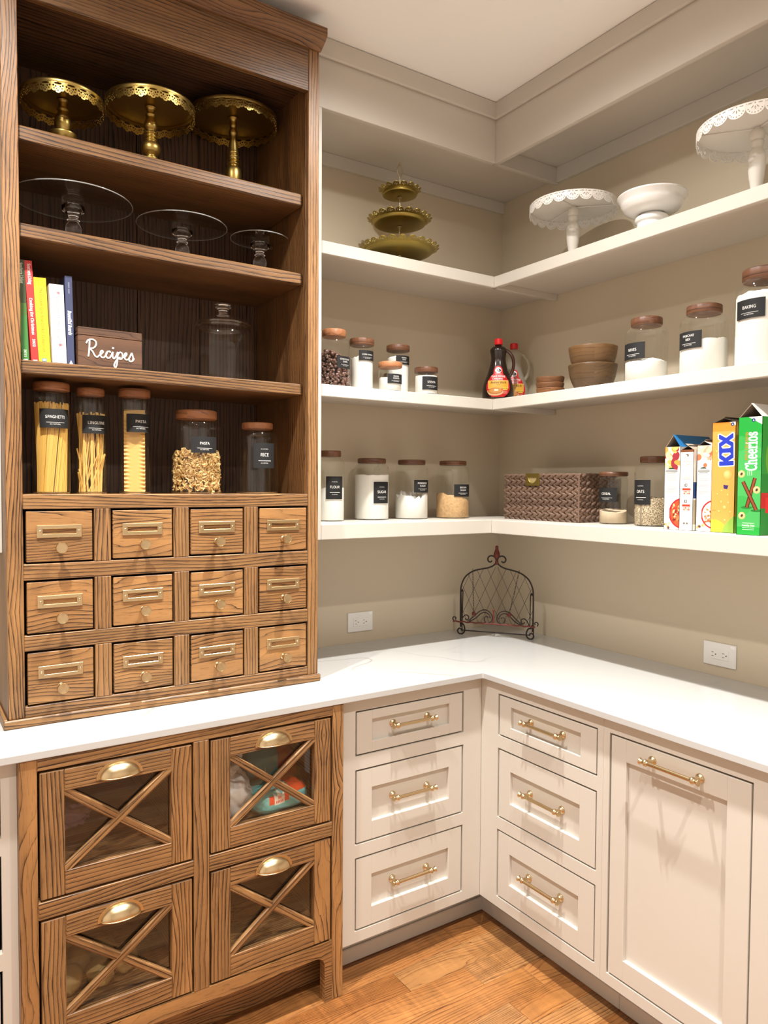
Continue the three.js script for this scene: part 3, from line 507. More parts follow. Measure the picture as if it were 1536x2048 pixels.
{ // chocolate chips, twists and strands
  const r = rng(77), q = J.chocolate, list = [], chip = lathe(smoothProfile([[0.0005, 0.0085], [0.0025, 0.0065], [0.0052, 0.003], [0.006, 0.001], [0.0045, 0], [0.0002, 0]], 8), 9);
  for (let i = 0; i < 620; i++) { const a = r() * 6.283, shell = r() < 0.75, R = shell ? 0.0495 : Math.sqrt(r()) * 0.046; const X = Math.sin(a) * R, Z = Math.cos(a) * R, top = 0.105 + 0.014 * Math.sin(a + 2.2) - 0.35 * (X + 0.02) - (shell ? 0.004 : -0.003); list.push(mat4(V(X, 0.008 + (shell ? r() : 0.9 + 0.1 * r()) * (top - 0.008), Z), eul(r() * 6, r() * 6, r() * 6), V(1, 1, 1).multiplyScalar(0.9 + r() * 0.35))); }
  instanced('chocolate_chips', chip, std({ color: lin(0.13, 0.062, 0.045), roughness: 0.4 }), list, 'dark brown chocolate chips heaped in their jar', 'chocolate chips', [q.x, q.y, q.z]);
  const t = J.twists, tw = []; // a twisted ribbon with thickness
  const ribbon = () => { const pos = [], idx = [], n = 9; for (let i = 0; i <= n; i++) { const s = (i / n - 0.5) * 0.026, a = i / n * 4.2, w = 0.0065, th = 0.0009, cx = 0.003 * Math.sin(i * 1.3); for (const [p, k] of [[-w, -th], [w, -th], [w, th], [-w, th]]) pos.push(s, p * Math.cos(a) - k * Math.sin(a) + cx, p * Math.sin(a) + k * Math.cos(a)); if (i < n) for (let k = 0; k < 4; k++) { const p = i * 4 + k, q2 = i * 4 + (k + 1) % 4; idx.push(p, p + 4, q2, q2, p + 4, q2 + 4); } } const g = new THREE.BufferGeometry(); g.setAttribute('position', new THREE.Float32BufferAttribute(pos, 3)); g.setIndex(idx); g.computeVertexNormals(); return g; };
  for (let i = 0; i < 560; i++) { const a = r() * 6.283, shell = r() < 0.72, R = shell ? 0.064 : Math.sqrt(r()) * 0.06, X = Math.sin(a) * R, Z = Math.cos(a) * R, top = 0.118 + 0.014 * Math.sin(a * 2 + 4); tw.push(mat4(V(X, 0.013 + (shell ? r() : 0.8 + 0.2 * r()) * (top - 0.014), Z), eul((r() - 0.5) * 1.2, a + (r() - 0.5) * 1.2, (r() - 0.5) * 3))); }
  instanced('pasta_twists', ribbon(), std({ color: lin(0.66, 0.43, 0.17), roughness: 0.6 }), tw, 'golden short twisted pasta heaped in the wide jar', 'pasta', [t.x, t.y, t.z]);
  const s = J.spaghetti, st = [], up = V(0, 1, 0);
  for (let i = 0; i < 330; i++) { const a = r() * 6.283, R = r() < 0.6 ? 0.96 : Math.sqrt(r()), b = V(Math.sin(a) * R * 0.037 + 0.0, 0.006, Math.cos(a) * R * 0.037), a2 = a + 0.55, e = V(Math.sin(a2) * R * 0.0438, 0.24 + r() * 0.012, Math.cos(a2) * R * 0.0438), L = b.distanceTo(e); st.push(mat4(b.clone().add(e).multiplyScalar(0.5), new THREE.Quaternion().setFromUnitVectors(up, e.clone().sub(b).normalize()), V(1, L, 1))); }
  instanced('spaghetti', new THREE.CylinderGeometry(0.0016, 0.0016, 1, 6), std({ color: lin(0.74, 0.44, 0.1), roughness: 0.5 }), st, 'golden spaghetti strands standing upright in their jar', 'spaghetti', [s.x, s.y, s.z]);
  const l = J.linguine, ls = [];
  for (let i = 0; i < 62; i++) { const a = r() * 6.283, R = 0.3 + 0.65 * Math.sqrt(r()), b = V(Math.sin(a) * R * 0.034, 0.006, Math.cos(a) * R * 0.034), a2 = a + (r() - 0.5) * 2.4 + 0.5, short = i < 12, T = short ? 0.06 + r() * 0.07 : 0.22 + r() * 0.012, Q = short ? 0.96 : 0.9, e = V(Math.sin(a2) * Q * 0.0405, T, Math.cos(a2) * Q * 0.0405), L = b.distanceTo(e); const f = new THREE.Quaternion().setFromUnitVectors(up, e.clone().sub(b).normalize()).multiply(new THREE.Quaternion().setFromAxisAngle(up, r() * 3)); ls.push(mat4(b.clone().add(e).multiplyScalar(0.5), f, V(1, L, 1))); }
  instanced('linguine', new THREE.CylinderGeometry(0.0026, 0.0026, 1, 7).scale(1, 1, 0.55), std({ color: lin(0.74, 0.46, 0.13), roughness: 0.5 }), ls, 'golden linguine strands leaning loosely in their jar', 'linguine', [l.x, l.y, l.z]);
  const g = J.lasagna; // ruffled sheets, a body with a wavy border on both long sides
  const sheet = () => { const pos = [], idx = [], nx = 8, ny = 96, W = 0.058, H = 0.245, N = (nx + 1) * (ny + 1); for (const k of [1, -1]) for (let j = 0; j <= ny; j++) for (let i = 0; i <= nx; i++) { const u = i / nx * 2 - 1, e = sstep(0.6, 1, Math.abs(u)); pos.push(u * W / 2, 0.006 + j / ny * H, k * 0.0009 + e * 0.0036 * Math.sin(j / ny * H / 0.0125 * 6.283 + (u > 0 ? 1 : 0))); }
    for (let j = 0; j < ny; j++) for (let i = 0; i < nx; i++) { const p = j * (nx + 1) + i, q2 = p + nx + 1; idx.push(p, p + 1, q2, q2, p + 1, q2 + 1, p + N, q2 + N, p + 1 + N, q2 + N, q2 + 1 + N, p + 1 + N); }
    for (const i of [0, nx]) for (let j = 0; j < ny; j++) { const p = j * (nx + 1) + i, q2 = p + nx + 1; idx.push(p, q2, p + N, q2, q2 + N, p + N); }
    const m = new THREE.BufferGeometry(); m.setAttribute('position', new THREE.Float32BufferAttribute(pos, 3)); m.setIndex(idx); m.computeVertexNormals(); return m; };
  const gs = sheet(), gm = std({ color: lin(0.68, 0.41, 0.12), roughness: 0.5, side: THREE.DoubleSide });
  for (let i = 0; i < 7; i++) { const zz = -0.022 + i * 0.0078, wmax = 2 * Math.sqrt(0.0425 ** 2 - (Math.abs(zz) + 0.004) ** 2), m = solo('lasagna_sheet', gs, gm, 'ruffled lasagna sheet standing upright in the tall pasta jar', 'pasta', [g.x + Math.sin(-0.3) * zz, g.y, g.z + Math.cos(-0.3) * zz], -0.3, 'lasagna sheets in the jar'); m.scale.x = Math.min(1, wmax / 0.058); m.scale.y = 0.97 + 0.03 * noise(i * 3.3, 1); }
}

// ---------------------------------------------------------------- gold and white cake stands
function bent(shape, depth, R, cs = 6) { // a flat cut-out bent round a cylinder of radius R
  const g = flat(new THREE.ExtrudeGeometry(shape, { depth, bevelEnabled: false, curveSegments: cs })); const p = g.attributes.position;
  for (let i = 0; i < p.count; i++) { const a = p.getX(i) / R, q = R + p.getZ(i) - depth; p.setXYZ(i, Math.sin(a) * q, p.getY(i), Math.cos(a) * q); }
  g.computeVertexNormals(); return g;
}
const hole = (s, x, y, r, n = 7, sx = 1, sy = 1, rot = 0) => { const h = new THREE.Path(); for (let i = 0; i < n; i++) { const a = -i / n * 6.2832, X = Math.cos(a) * r * sx, Y = Math.sin(a) * r * sy, c = Math.cos(rot), d = Math.sin(rot); h[i ? 'lineTo' : 'moveTo'](x + X * c - Y * d, y + X * d + Y * c); } h.closePath(); s.holes.push(h); };
function around(unit, n) { const list = []; for (let i = 0; i < n; i++) list.push(unit.clone().rotateY(i / n * Math.PI * 2)); return merge(list); }
function scallopShape(w, h, drop) { const s = new THREE.Shape(), x = w / 2; s.moveTo(-x, 0); s.lineTo(-x, -h + drop); for (let i = 1; i < 14; i++) { const a = Math.PI * i / 14; s.lineTo(-Math.cos(a) * x, -h + drop - Math.sin(a) * drop); } s.lineTo(x, -h + drop); s.lineTo(x, 0); for (let i = 1; i < 4; i++) s.lineTo(x - i * w / 4, 0); s.closePath(); return s; }
function whiteLace(R, h, n) {
  const w = 2 * Math.PI * R / n, s = scallopShape(w * 0.995, h, w * 0.42), top = -0.006;
  for (const x of [-0.27, 0.27]) hole(s, x * w, top, w * 0.1, 8, 1.35, 0.32);
  hole(s, 0, top, w * 0.045, 6); for (const x of [-0.485]) hole(s, (x + 0.02) * w + w * 0.02, top, w * 0.03, 6);
  for (const a of [-0.75, 0, 0.75]) { const cx = Math.sin(a) * w * 0.21, cy = top - w * 0.06 - Math.cos(a) * w * 0.2; hole(s, cx, cy, w * 0.09, 8, 0.4, 1.1, a); }
  for (let i = -3; i <= 3; i++) { const a = i * 0.43; hole(s, Math.sin(a) * w * 0.385, -h + w * 0.42 - Math.cos(a) * w * 0.31, w * 0.042, 6); }
  return around(bent(s, 0.0012, R), n);
}
function goldLace(R, h, n) {
  const w = 2 * Math.PI * R / n, s = new THREE.Shape(), x = w / 2 * 0.998; // three-lobed drop
  s.moveTo(-x, 0); s.lineTo(-x, -h * 0.62); for (const [cx, cy, r, a0, a1] of [[-0.3, -0.66, 0.19, 3.14, 5.4], [0, -0.8, 0.21, 3.5, 5.92], [0.3, -0.66, 0.19, 4.0, 6.28]]) for (let i = 0; i <= 6; i++) { const a = mix(a0, a1, i / 6); s.lineTo(cx * w + Math.cos(a) * r * w, Math.max(-h, cy * h + Math.sin(a) * r * h * 1.05)); }
  s.lineTo(x, -h * 0.62); s.lineTo(x, 0); for (let i = 1; i < 4; i++) s.lineTo(x - i * w / 4, 0); s.closePath();
  hole(s, 0, -h * 0.17, w * 0.27, 8, 1.25, h / w * 0.36); // window under the rim
  for (const q of [-1, 1]) { hole(s, q * w * 0.36, -h * 0.36, w * 0.085, 7); hole(s, q * w * 0.17, -h * 0.44, w * 0.075, 7); hole(s, q * w * 0.3, -h * 0.62, w * 0.06, 6); hole(s, q * w * 0.11, -h * 0.66, w * 0.045, 6); }
  hole(s, 0, -h * 0.55, w * 0.035, 6); hole(s, 0, -h * 0.8, w * 0.06, 6);
  return around(bent(s, 0.0012, R), n);
}
function goldStand(x, z, R, hgt, prof, label) {
  const t = thing('gold_cake_stand', label, 'cake stand', [x, 2.469, z], 0.1 + x, 'gold lace-rimmed cake stands');
  part('plate', lathe([[0, hgt - 0.004], [R - 0.012, hgt - 0.004], [R - 0.009, hgt - 0.008], [R - 0.0035, hgt - 0.008], [R - 0.0015, hgt - 0.01], [R, hgt - 0.008], [R + 0.0008, hgt - 0.002], [R, hgt + 0.002], [R - 0.003, hgt + 0.002], [R - 0.005, hgt - 0.001], [0, hgt - 0.001]], 72), M.gold, t);
  part('lace_rim', goldLace(R, 0.03, Math.round(R * 2 * Math.PI / 0.034)).translate(0, hgt - 0.007, 0), M.gold, t);
  part('stem', lathe(smoothProfile(prof.map(([r, y]) => [r, y * (hgt - 0.006)]), 90), 28), M.gold, t);
}
goldStand(-1.874, 0.2, 0.111, 0.184, [[0.045, 0], [0.046, 0.03], [0.034, 0.1], [0.022, 0.2], [0.021, 0.3], [0.03, 0.36], [0.036, 0.42], [0.037, 0.47], [0.03, 0.485], [0.018, 0.5], [0.021, 0.56], [0.0235, 0.63], [0.021, 0.72], [0.0145, 0.79], [0.0135, 0.83], [0.0165, 0.85], [0.0135, 0.87], [0.0115, 0.92], [0.012, 0.97], [0.016, 1]], 'smallest gold lace-rimmed cake stand, at the left end of the top oak shelf');
goldStand(-1.63, 0.225, 0.13, 0.221, [[0.05, 0], [0.051, 0.02], [0.04, 0.06], [0.02, 0.14], [0.018, 0.24], [0.022, 0.3], [0.016, 0.33], [0.026, 0.38], [0.029, 0.43], [0.026, 0.49], [0.017, 0.53], [0.021, 0.545], [0.014, 0.57], [0.021, 0.59], [0.016, 0.62], [0.0215, 0.64], [0.0135, 0.67], [0.02, 0.72], [0.0205, 0.76], [0.015, 0.83], [0.012, 0.87], [0.0155, 0.9], [0.012, 0.93], [0.013, 0.97], [0.018, 1]], 'middle gold lace-rimmed cake stand on the top oak shelf');
goldStand(-1.342, 0.166, 0.142, 0.291, [[0.055, 0], [0.056, 0.02], [0.045, 0.05], [0.02, 0.12], [0.019, 0.2], [0.025, 0.27], [0.0275, 0.36], [0.024, 0.43], [0.016, 0.46], [0.022, 0.48], [0.015, 0.5], [0.0225, 0.515], [0.016, 0.535], [0.02, 0.565], [0.015, 0.585], [0.018, 0.605], [0.0165, 0.63], [0.0135, 0.72], [0.0115, 0.8], [0.0145, 0.83], [0.0135, 0.86], [0.01, 0.885], [0.0125, 0.92], [0.011, 0.96], [0.018, 1]], 'largest gold lace-rimmed cake stand, at the right end of the top oak shelf');
function whiteStand(x, z, R, hgt, n, label, turn) {
  const t = thing('white_cake_stand', label, 'cake stand', [x, YA, z], turn, 'white lace-rimmed cake stands');
  part('plate', lathe([[0, hgt - 0.0015], [R - 0.004, hgt - 0.0015], [R - 0.001, hgt - 0.0015], [R - 0.0005, hgt + 0.001], [R - 0.003, hgt + 0.0015], [0, hgt + 0.0015]], 72), M.lace, t);
  part('lace_rim', whiteLace(R, 0.036, n).translate(0, hgt + 0.0015, 0), M.lace, t);
  const rods = []; for (let i = 0; i < 3; i++) { const a = i * 2.094 + 0.5; rods.push(rod([Math.sin(a) * 0.012, hgt - 0.006, Math.cos(a) * 0.012], [Math.sin(a) * (R - 0.002), hgt - 0.004, Math.cos(a) * (R - 0.002)], 0.0018, 5)); }
  part('brace', merge(rods), M.lace, t);
  part('stem', lathe(smoothProfile([[0.05, 0], [0.05, 0.012], [0.04, 0.02], [0.018, 0.035], [0.0155, 0.05], [0.021, 0.09], [0.0235, 0.13], [0.021, 0.155], [0.014, 0.17], [0.017, 0.177], [0.0185, 0.186], [0.016, 0.19], [0.0195, 0.198], [0.019, 0.212], [0.013, 0.222], [0.009, 0.226], [0.008, 0.2285]].map(([r, y]) => [r, y * hgt / 0.23]), 70), 28), M.chippy, t);
}
whiteStand(-0.2, 0.604, 0.158, 0.219, 22, 'white lace-rimmed cake stand on turned leg, nearest the corner', 0.3);
whiteStand(-0.2, 1.3, 0.164, 0.23, 22, 'white lace-rimmed cake stand at the right photo edge', 1.2);
{ const t = thing('pedestal_bowl', 'smooth white ceramic pedestal bowl between the two lace-rimmed stands', 'bowl', [-0.2, YA, 0.945]);
  part('bowl', lathe(smoothProfile([[0.0002, 0.1], [0.06, 0.101], [0.085, 0.113], [0.097, 0.132], [0.106, 0.1445], [0.109, 0.1455], [0.1105, 0.142], [0.107, 0.136], [0.1, 0.124], [0.097, 0.114], [0.088, 0.1], [0.07, 0.09], [0.05, 0.0855], [0.043, 0.085]], 70), 64), M.ceramic, t);
  part('foot', lathe(smoothProfile([[0.062, 0], [0.063, 0.004], [0.056, 0.02], [0.048, 0.045], [0.047, 0.056], [0.0525, 0.062], [0.054, 0.069], [0.052, 0.076], [0.045, 0.081], [0.04, 0.087]], 50), 64), M.ceramic, t); }
{ // three-tier tray: thin dishes with petal rims and eyelets
  const t = thing('tiered_tray', 'three-tier gold tray with scalloped dishes on a thin rod', 'tray', [-0.682, YA, 0.18]);
  const tier = (R, n) => { const fl = []; const s = new THREE.Shape(), w = 2 * Math.PI * R / n; s.moveTo(-w / 2, 0); for (let i = 0; i <= 10; i++) { const a = Math.PI * i / 10; s.lineTo(-Math.cos(a) * w * 0.49, 0.007 + Math.sin(a) * w * 0.5); } s.lineTo(w / 2, 0); s.closePath(); hole(s, 0, 0.0075 + w * 0.1, w * 0.1, 6); for (const q of [-1, 1]) { hole(s, q * w * 0.2, 0.006 + w * 0.2, w * 0.07, 6); } hole(s, 0, 0.008 + w * 0.3, w * 0.065, 6);
    const g = flat(new THREE.ExtrudeGeometry(s, { depth: 0.0012, bevelEnabled: false })); const p = g.attributes.position; for (let i = 0; i < p.count; i++) { const a = p.getX(i) / R, y = p.getY(i), q = R - 0.022 + y * 0.85, h = 0.016 + y * 0.5 + p.getZ(i); p.setXYZ(i, Math.sin(a) * q, h, Math.cos(a) * q); } g.computeVertexNormals();
    return { rim: around(g, n), dish: lathe(smoothProfile([[0.0002, 0], [R * 0.55, 0.0005], [R * 0.78, 0.006], [R - 0.021, 0.0165], [R - 0.0215, 0.018], [R * 0.77, 0.0075], [R * 0.55, 0.0022], [0.0002, 0.0017]], 40), 56) }; };
  for (const [R, y, n] of [[0.151, 0.063, 24], [0.124, 0.172, 21], [0.084, 0.282, 16]]) { const g = tier(R, n), d = part('dish', g.dish, M.tierGold, t); d.position.y = y; part('petal_rim', g.rim, M.tierGold, d); part('washer', lathe([[0, -0.005], [0.007, -0.005], [0.0085, -0.003], [0.0085, 0], [0, 0]], 16), M.steel, d); }
  part('rod', merge([rod([0, 0.0, 0], [0, 0.345, 0], 0.0032, 10)]), M.steel, t);
  part('foot', lathe(smoothProfile([[0.03, 0], [0.03, 0.003], [0.02, 0.03], [0.008, 0.06], [0.005, 0.073]], 20), 24), M.tierGold, t);
  part('ring_handle', merge([tube([[0, 0.345, 0], [0.003, 0.358, 0], [0.013, 0.375, 0], [0.0125, 0.385, 0], [0.006, 0.398, 0], [0, 0.402, 0], [-0.006, 0.398, 0], [-0.0125, 0.385, 0], [-0.013, 0.375, 0], [-0.003, 0.358, 0], [0, 0.345, 0]], 0.0019, 60, 6), lathe([[0, 0.399], [0.004, 0.401], [0.0048, 0.405], [0.003, 0.409], [0, 0.411]], 10)]), M.steel, t); }

// ---------------------------------------------------------------- glass cake stands and cookie jar
function glassStand(x, z, R, hgt, label) {
  const t = thing('glass_cake_stand', label, 'cake stand', [x, 2.22, z], 0, 'clear glass cake stands');
  part('plate', lathe([[0, hgt - 0.0085], [R * 0.56, hgt - 0.0085], [R * 0.62, hgt - 0.0075], [R * 0.68, hgt - 0.004], [R * 0.97, hgt - 0.0015], [R - 0.001, hgt - 0.0012], [R, hgt], [R - 0.0015, hgt + 0.0022], [R * 0.97, hgt + 0.002], [R * 0.69, hgt], [R * 0.62, hgt - 0.0035], [0, hgt - 0.004]], 72), M.jar, t);
  part('rim', new THREE.TorusGeometry(R - 0.001, 0.0016, 8, 96).rotateX(Math.PI / 2).translate(0, hgt + 0.0005, 0), M.rim, t);
  const k = Math.min(1, R / 0.13), h = hgt - 0.009;
  part('stem', lathe(smoothProfile([[0.0002, 0], [0.048 * k, 0], [0.05 * k, 0.003], [0.03 * k, 0.012], [0.016, 0.02], [0.0145, 0.03], [0.0185, 0.034], [0.0145, 0.038], [0.02, 0.05], [0.0225, 0.06], [0.02, 0.072], [0.0145, 0.082], [0.018, 0.086], [0.0135, 0.092], [0.017, 0.1], [0.03, 0.11], [0.032, 0.118], [0.03, 0.124], [0.012, 0.126], [0.0002, 0.126]].map(([r, y]) => [r, y * h / 0.126]), 90), 36), M.glass, t);
}
glassStand(-1.848, 0.2, 0.165, 0.145, 'largest clear glass cake stand, at the left of the second oak shelf');
glassStand(-1.526, 0.2, 0.139, 0.138, 'middle clear glass cake stand on the second oak shelf');
glassStand(-1.271, 0.22, 0.097, 0.137, 'smallest clear glass cake stand, at the right of the second oak shelf');
{ const t = thing('cookie_jar', 'large empty clear glass jar with a knobbed glass lid', 'jar', [-1.407, 1.869, 0.24]);
  part('glass_body', lathe(smoothProfile([[0.0002, 0.003], [0.07, 0.003], [0.086, 0.006], [0.0915, 0.016], [0.0925, 0.04], [0.0925, 0.13], [0.091, 0.15], [0.084, 0.166], [0.078, 0.172], [0.078, 0.178]], 60), 64), M.jar, t);
  part('neck_ring', new THREE.TorusGeometry(0.0795, 0.0035, 8, 64).rotateX(Math.PI / 2).translate(0, 0.1795, 0), M.glass, t);
  part('lid', lathe(smoothProfile([[0.086, 0.184], [0.088, 0.187], [0.086, 0.19], [0.07, 0.202], [0.04, 0.213], [0.02, 0.218]], 30), 64), M.jar, t);
  part('lid_rim', new THREE.TorusGeometry(0.0868, 0.003, 8, 64).rotateX(Math.PI / 2).translate(0, 0.1865, 0), M.glass, t);
  part('knob', lathe(smoothProfile([[0.0002, 0.215], [0.02, 0.217], [0.014, 0.224], [0.0135, 0.231], [0.018, 0.238], [0.025, 0.244], [0.0262, 0.249], [0.023, 0.254], [0.012, 0.2565], [0.0002, 0.257]], 40), 32), M.glass, t); }

// ---------------------------------------------------------------- books and recipe box
const BY = 1.869;
function spineText(c, txt, x, y, size, color, font = 'sans-serif', wgt = 'bold', align = 'left', maxW) { c.save(); c.translate(x, y); c.rotate(Math.PI / 2); c.fillStyle = color; c.font = `${wgt} ${size}px ${font}`; c.textAlign = align; c.textBaseline = 'middle'; c.fillText(txt, 0, 0, maxW); c.restore(); }
function book(o) { // stands upright, spine to the front
  const { x, w, h, d, z = 0.333, color, lean = 0, label, draw, soft = false } = o;
  const t = thing('cookbook', label, 'book', [x, BY, z], 0, 'cookbooks on the oak shelf'); t.rotation.z = lean;
  const cv = std({ color: new THREE.Color(color), roughness: 0.45 });
  const c = soft ? 0.0008 : 0.0022;
  part('cover', merge([cbox(-w / 2, -w / 2 + c, 0, h, -d, 0, 0.0006), cbox(w / 2 - c, w / 2, 0, h, -d, 0, 0.0006), cbox(-w / 2, w / 2, 0, h, -0.002, 0, 0.0006)]), cv, t);
  part('pages', new THREE.BoxGeometry(w - 2 * c, h - (soft ? 0.001 : 0.007), d - 0.006).translate(0, h / 2, -d / 2), M.paper, t);
  const H = 1024, W = Math.max(48, Math.round(H * w / h));
  const g = new THREE.PlaneGeometry(w - 0.0006, h - 0.0006); g.translate(0, h / 2, 0.0004);
  part('spine', mergeGeometries([flat(g), flat(new THREE.BoxGeometry(w - 0.0006, h - 0.0006, 0.0003).translate(0, h / 2, 0.0002))]), std({ map: canvasTex(W, H, (k) => { k.fillStyle = color; k.fillRect(0, 0, W, H); draw(k, W, H); }), roughness: 0.45 }), t);
  return t;
}
book({ x: -1.9965, w: 0.0185, h: 0.272, d: 0.2, color: '#3f7a3a', lean: 0.036, label: 'green cookbook leaning on the hutch side, leftmost of the row', draw: (c, W, H) => { const g = c.createLinearGradient(0, 0, 0, H); c.fillStyle = '#3d4a2a'; c.fillRect(0, 0, W, H * 0.42); c.fillStyle = '#47702f'; c.fillRect(0, H * 0.42, W, H * 0.12); spineText(c, 'Southern Living', W / 2, H * 0.03, W * 0.62, '#e9efdf', 'serif', 'bold', 'left', H * 0.2); spineText(c, '2011', W / 2, H * 0.87, W * 0.5, '#e9efdf', 'serif', 'bold', 'left'); c.fillStyle = '#fff'; c.fillRect(W * 0.2, H * 0.965, W * 0.6, H * 0.012); } });
book({ x: -1.9725, w: 0.019, h: 0.2725, d: 0.2, color: '#dc3430', lean: 0.058, label: 'red cookbook with white spine lettering, between the green and yellow ones', draw: (c, W, H) => { spineText(c, 'Southern Living', W * 0.55, H * 0.03, W * 0.64, '#fff', 'serif', 'bold', 'left', H * 0.2); spineText(c, 'Cooking for Christmas', W * 0.5, H * 0.36, W * 0.56, '#fff', 'serif', 'bold', 'left', H * 0.36); spineText(c, '2022', W * 0.5, H * 0.76, W * 0.5, '#fff', 'serif', 'bold'); c.fillStyle = '#fff'; c.fillRect(W * 0.2, H * 0.965, W * 0.6, H * 0.012); } });
book({ x: -1.9495, w: 0.031, h: 0.2315, d: 0.19, color: '#f0d32c', lean: 0.046, soft: true, label: 'yellow cookbook with black spine lettering', draw: (c, W, H) => { c.fillStyle = '#dfb01c'; c.fillRect(0, 0, W, H * 0.1); spineText(c, "The Crockin' Girls Slow Cookin' Companion", W * 0.5, H * 0.12, W * 0.34, '#26220f', 'sans-serif', 'normal', 'left', H * 0.74); c.fillStyle = '#5f8d9c'; c.fillRect(W * 0.3, H * 0.93, W * 0.38, H * 0.045); c.fillStyle = '#d7e4e6'; c.fillRect(W * 0.38, H * 0.94, W * 0.22, H * 0.02); } });
book({ x: -1.9115, w: 0.0365, h: 0.2195, d: 0.18, color: '#ece7e2', lean: 0.034, label: 'thick white cookbook with pale red spine lettering', draw: (c, W, H) => { spineText(c, 'The Back Home Gourmet', W * 0.55, H * 0.125, W * 0.4, '#e07880', 'sans-serif', 'normal', 'left', H * 0.66); spineText(c, '*', W * 0.55, H * 0.08, W * 0.5, '#d8434d'); spineText(c, '*', W * 0.55, H * 0.72, W * 0.5, '#d8434d'); for (let i = 0; i < 4; i++) { fillR(c, '#e3b4b6', W * 0.42, H * (0.86 + i * 0.022), W * 0.26, H * 0.007); fillR(c, '#e3b4b6', W * (0.42 + (i % 2) * 0.2), H * (0.86 + i * 0.022), W * 0.05, H * 0.015); } } });
book({ x: -1.8825, w: 0.019, h: 0.247, d: 0.22, color: '#3a4160', lean: 0.022, soft: true, label: 'slim navy blue cookbook, rightmost of the row', draw: (c, W, H) => { for (let i = 0; i < 14; i++) if (i !== 7) fillR(c, '#8f93a6', W * 0.42, H * (0.07 + i * 0.009), W * 0.2, H * 0.005); spineText(c, 'Beautiful Boards', W * 0.5, H * 0.38, W * 0.72, '#fff', 'serif', 'italic bold', 'left', H * 0.27); c.fillStyle = '#e8e8ee'; c.beginPath(); c.moveTo(W * 0.5, H * 0.93); c.lineTo(W * 0.8, H * 0.975); c.lineTo(W * 0.2, H * 0.975); c.closePath(); c.fill(); } });
{ const t = thing('recipe_box', 'brown wooden recipe box with white script lettering on its front', 'box', [-1.7785, BY, 0.34], 0.02);
  const mt = std({ map: TX.walnut, color: lin(0.72, 0.8, 0.85), roughness: 0.55 }), w = 0.088;
  part('box', merge([board(0, -w, w, 0, 0.089, -0.012, 0), board(0, -w, w, 0, 0.089, -0.12, -0.108), board(2, -w, -w + 0.01, 0, 0.089, -0.108, -0.012), board(2, w - 0.01, w, 0, 0.089, -0.108, -0.012), board(0, -w, w, 0, 0.008, -0.11, -0.01)]), mt, t);
  part('lid', merge([board(0, -w, w, 0.0898, 0.112, -0.012, 0), board(0, -w, w, 0.1, 0.112, -0.12, -0.012), board(2, -w, -w + 0.01, 0.0898, 0.1, -0.12, -0.012), board(2, w - 0.01, w, 0.0898, 0.1, -0.12, -0.012)]), mt, t);
  const S = [ // the word as pen strokes, x-height 1
    [[0.25, 2.2], [0.18, 1.2], [0.12, 0.35], [0.05, 0]], [[-0.2, 1.75], [0.05, 2.2], [0.6, 2.35], [1.05, 2.1], [1.05, 1.6], [0.7, 1.2], [0.25, 1.08], [0.6, 0.75], [0.95, 0.15], [1.2, 0.02], [1.45, 0.25], [1.75, 0.5], [1.98, 0.78], [1.9, 0.98], [1.7, 0.85], [1.62, 0.45], [1.78, 0.08], [2.05, 0.04], [2.35, 0.4], [2.62, 0.9], [2.85, 0.98], [2.95, 0.8]], [[2.62, 0.95], [2.42, 0.7], [2.4, 0.3], [2.6, 0.02], [2.85, 0.1], [3.1, 0.5], [3.28, 0.95], [3.25, 0.3], [3.4, 0.02], [3.6, 0.2], [3.85, 0.75], [3.95, 1]],
    [[3.95, 1], [3.9, 0.2], [3.82, -0.7], [3.62, -1.15], [3.45, -0.95], [3.6, -0.45], [3.95, 0.05], [4.3, 0.3]], [[3.93, 0.55], [4.2, 0.95], [4.5, 0.9], [4.6, 0.5], [4.45, 0.1], [4.15, 0.05], [4.0, 0.25]], [[4.55, 0.3], [4.85, 0.4], [5.15, 0.75], [5.1, 0.98], [4.92, 0.85], [4.85, 0.4], [5.0, 0.06], [5.3, 0.08], [5.6, 0.5], [5.85, 1.05], [5.9, 0.85], [6.02, 0.5], [6.0, 0.1], [5.75, -0.15], [5.5, -0.05], [5.55, 0.15]], [[5.75, -0.15], [5.95, -0.05], [6.2, 0.35]]];
  const k = 0.0205, ox = -0.062, oy = 0.031;
  const ink = S.map((s) => tube(s.map(([x, y]) => [ox + x * k, oy + y * k, 0]), 0.0023, s.length * 7, 6));
  ink.push(new THREE.SphereGeometry(0.0032, 10, 8).translate(ox + 3.32 * k, oy + 1.45 * k, 0));
  const g = merge(ink); g.scale(1, 1, 0.5); g.translate(0, 0, 0.0008); part('lettering', g, std({ color: lin(0.88, 0.87, 0.85), roughness: 0.5 }), t); }

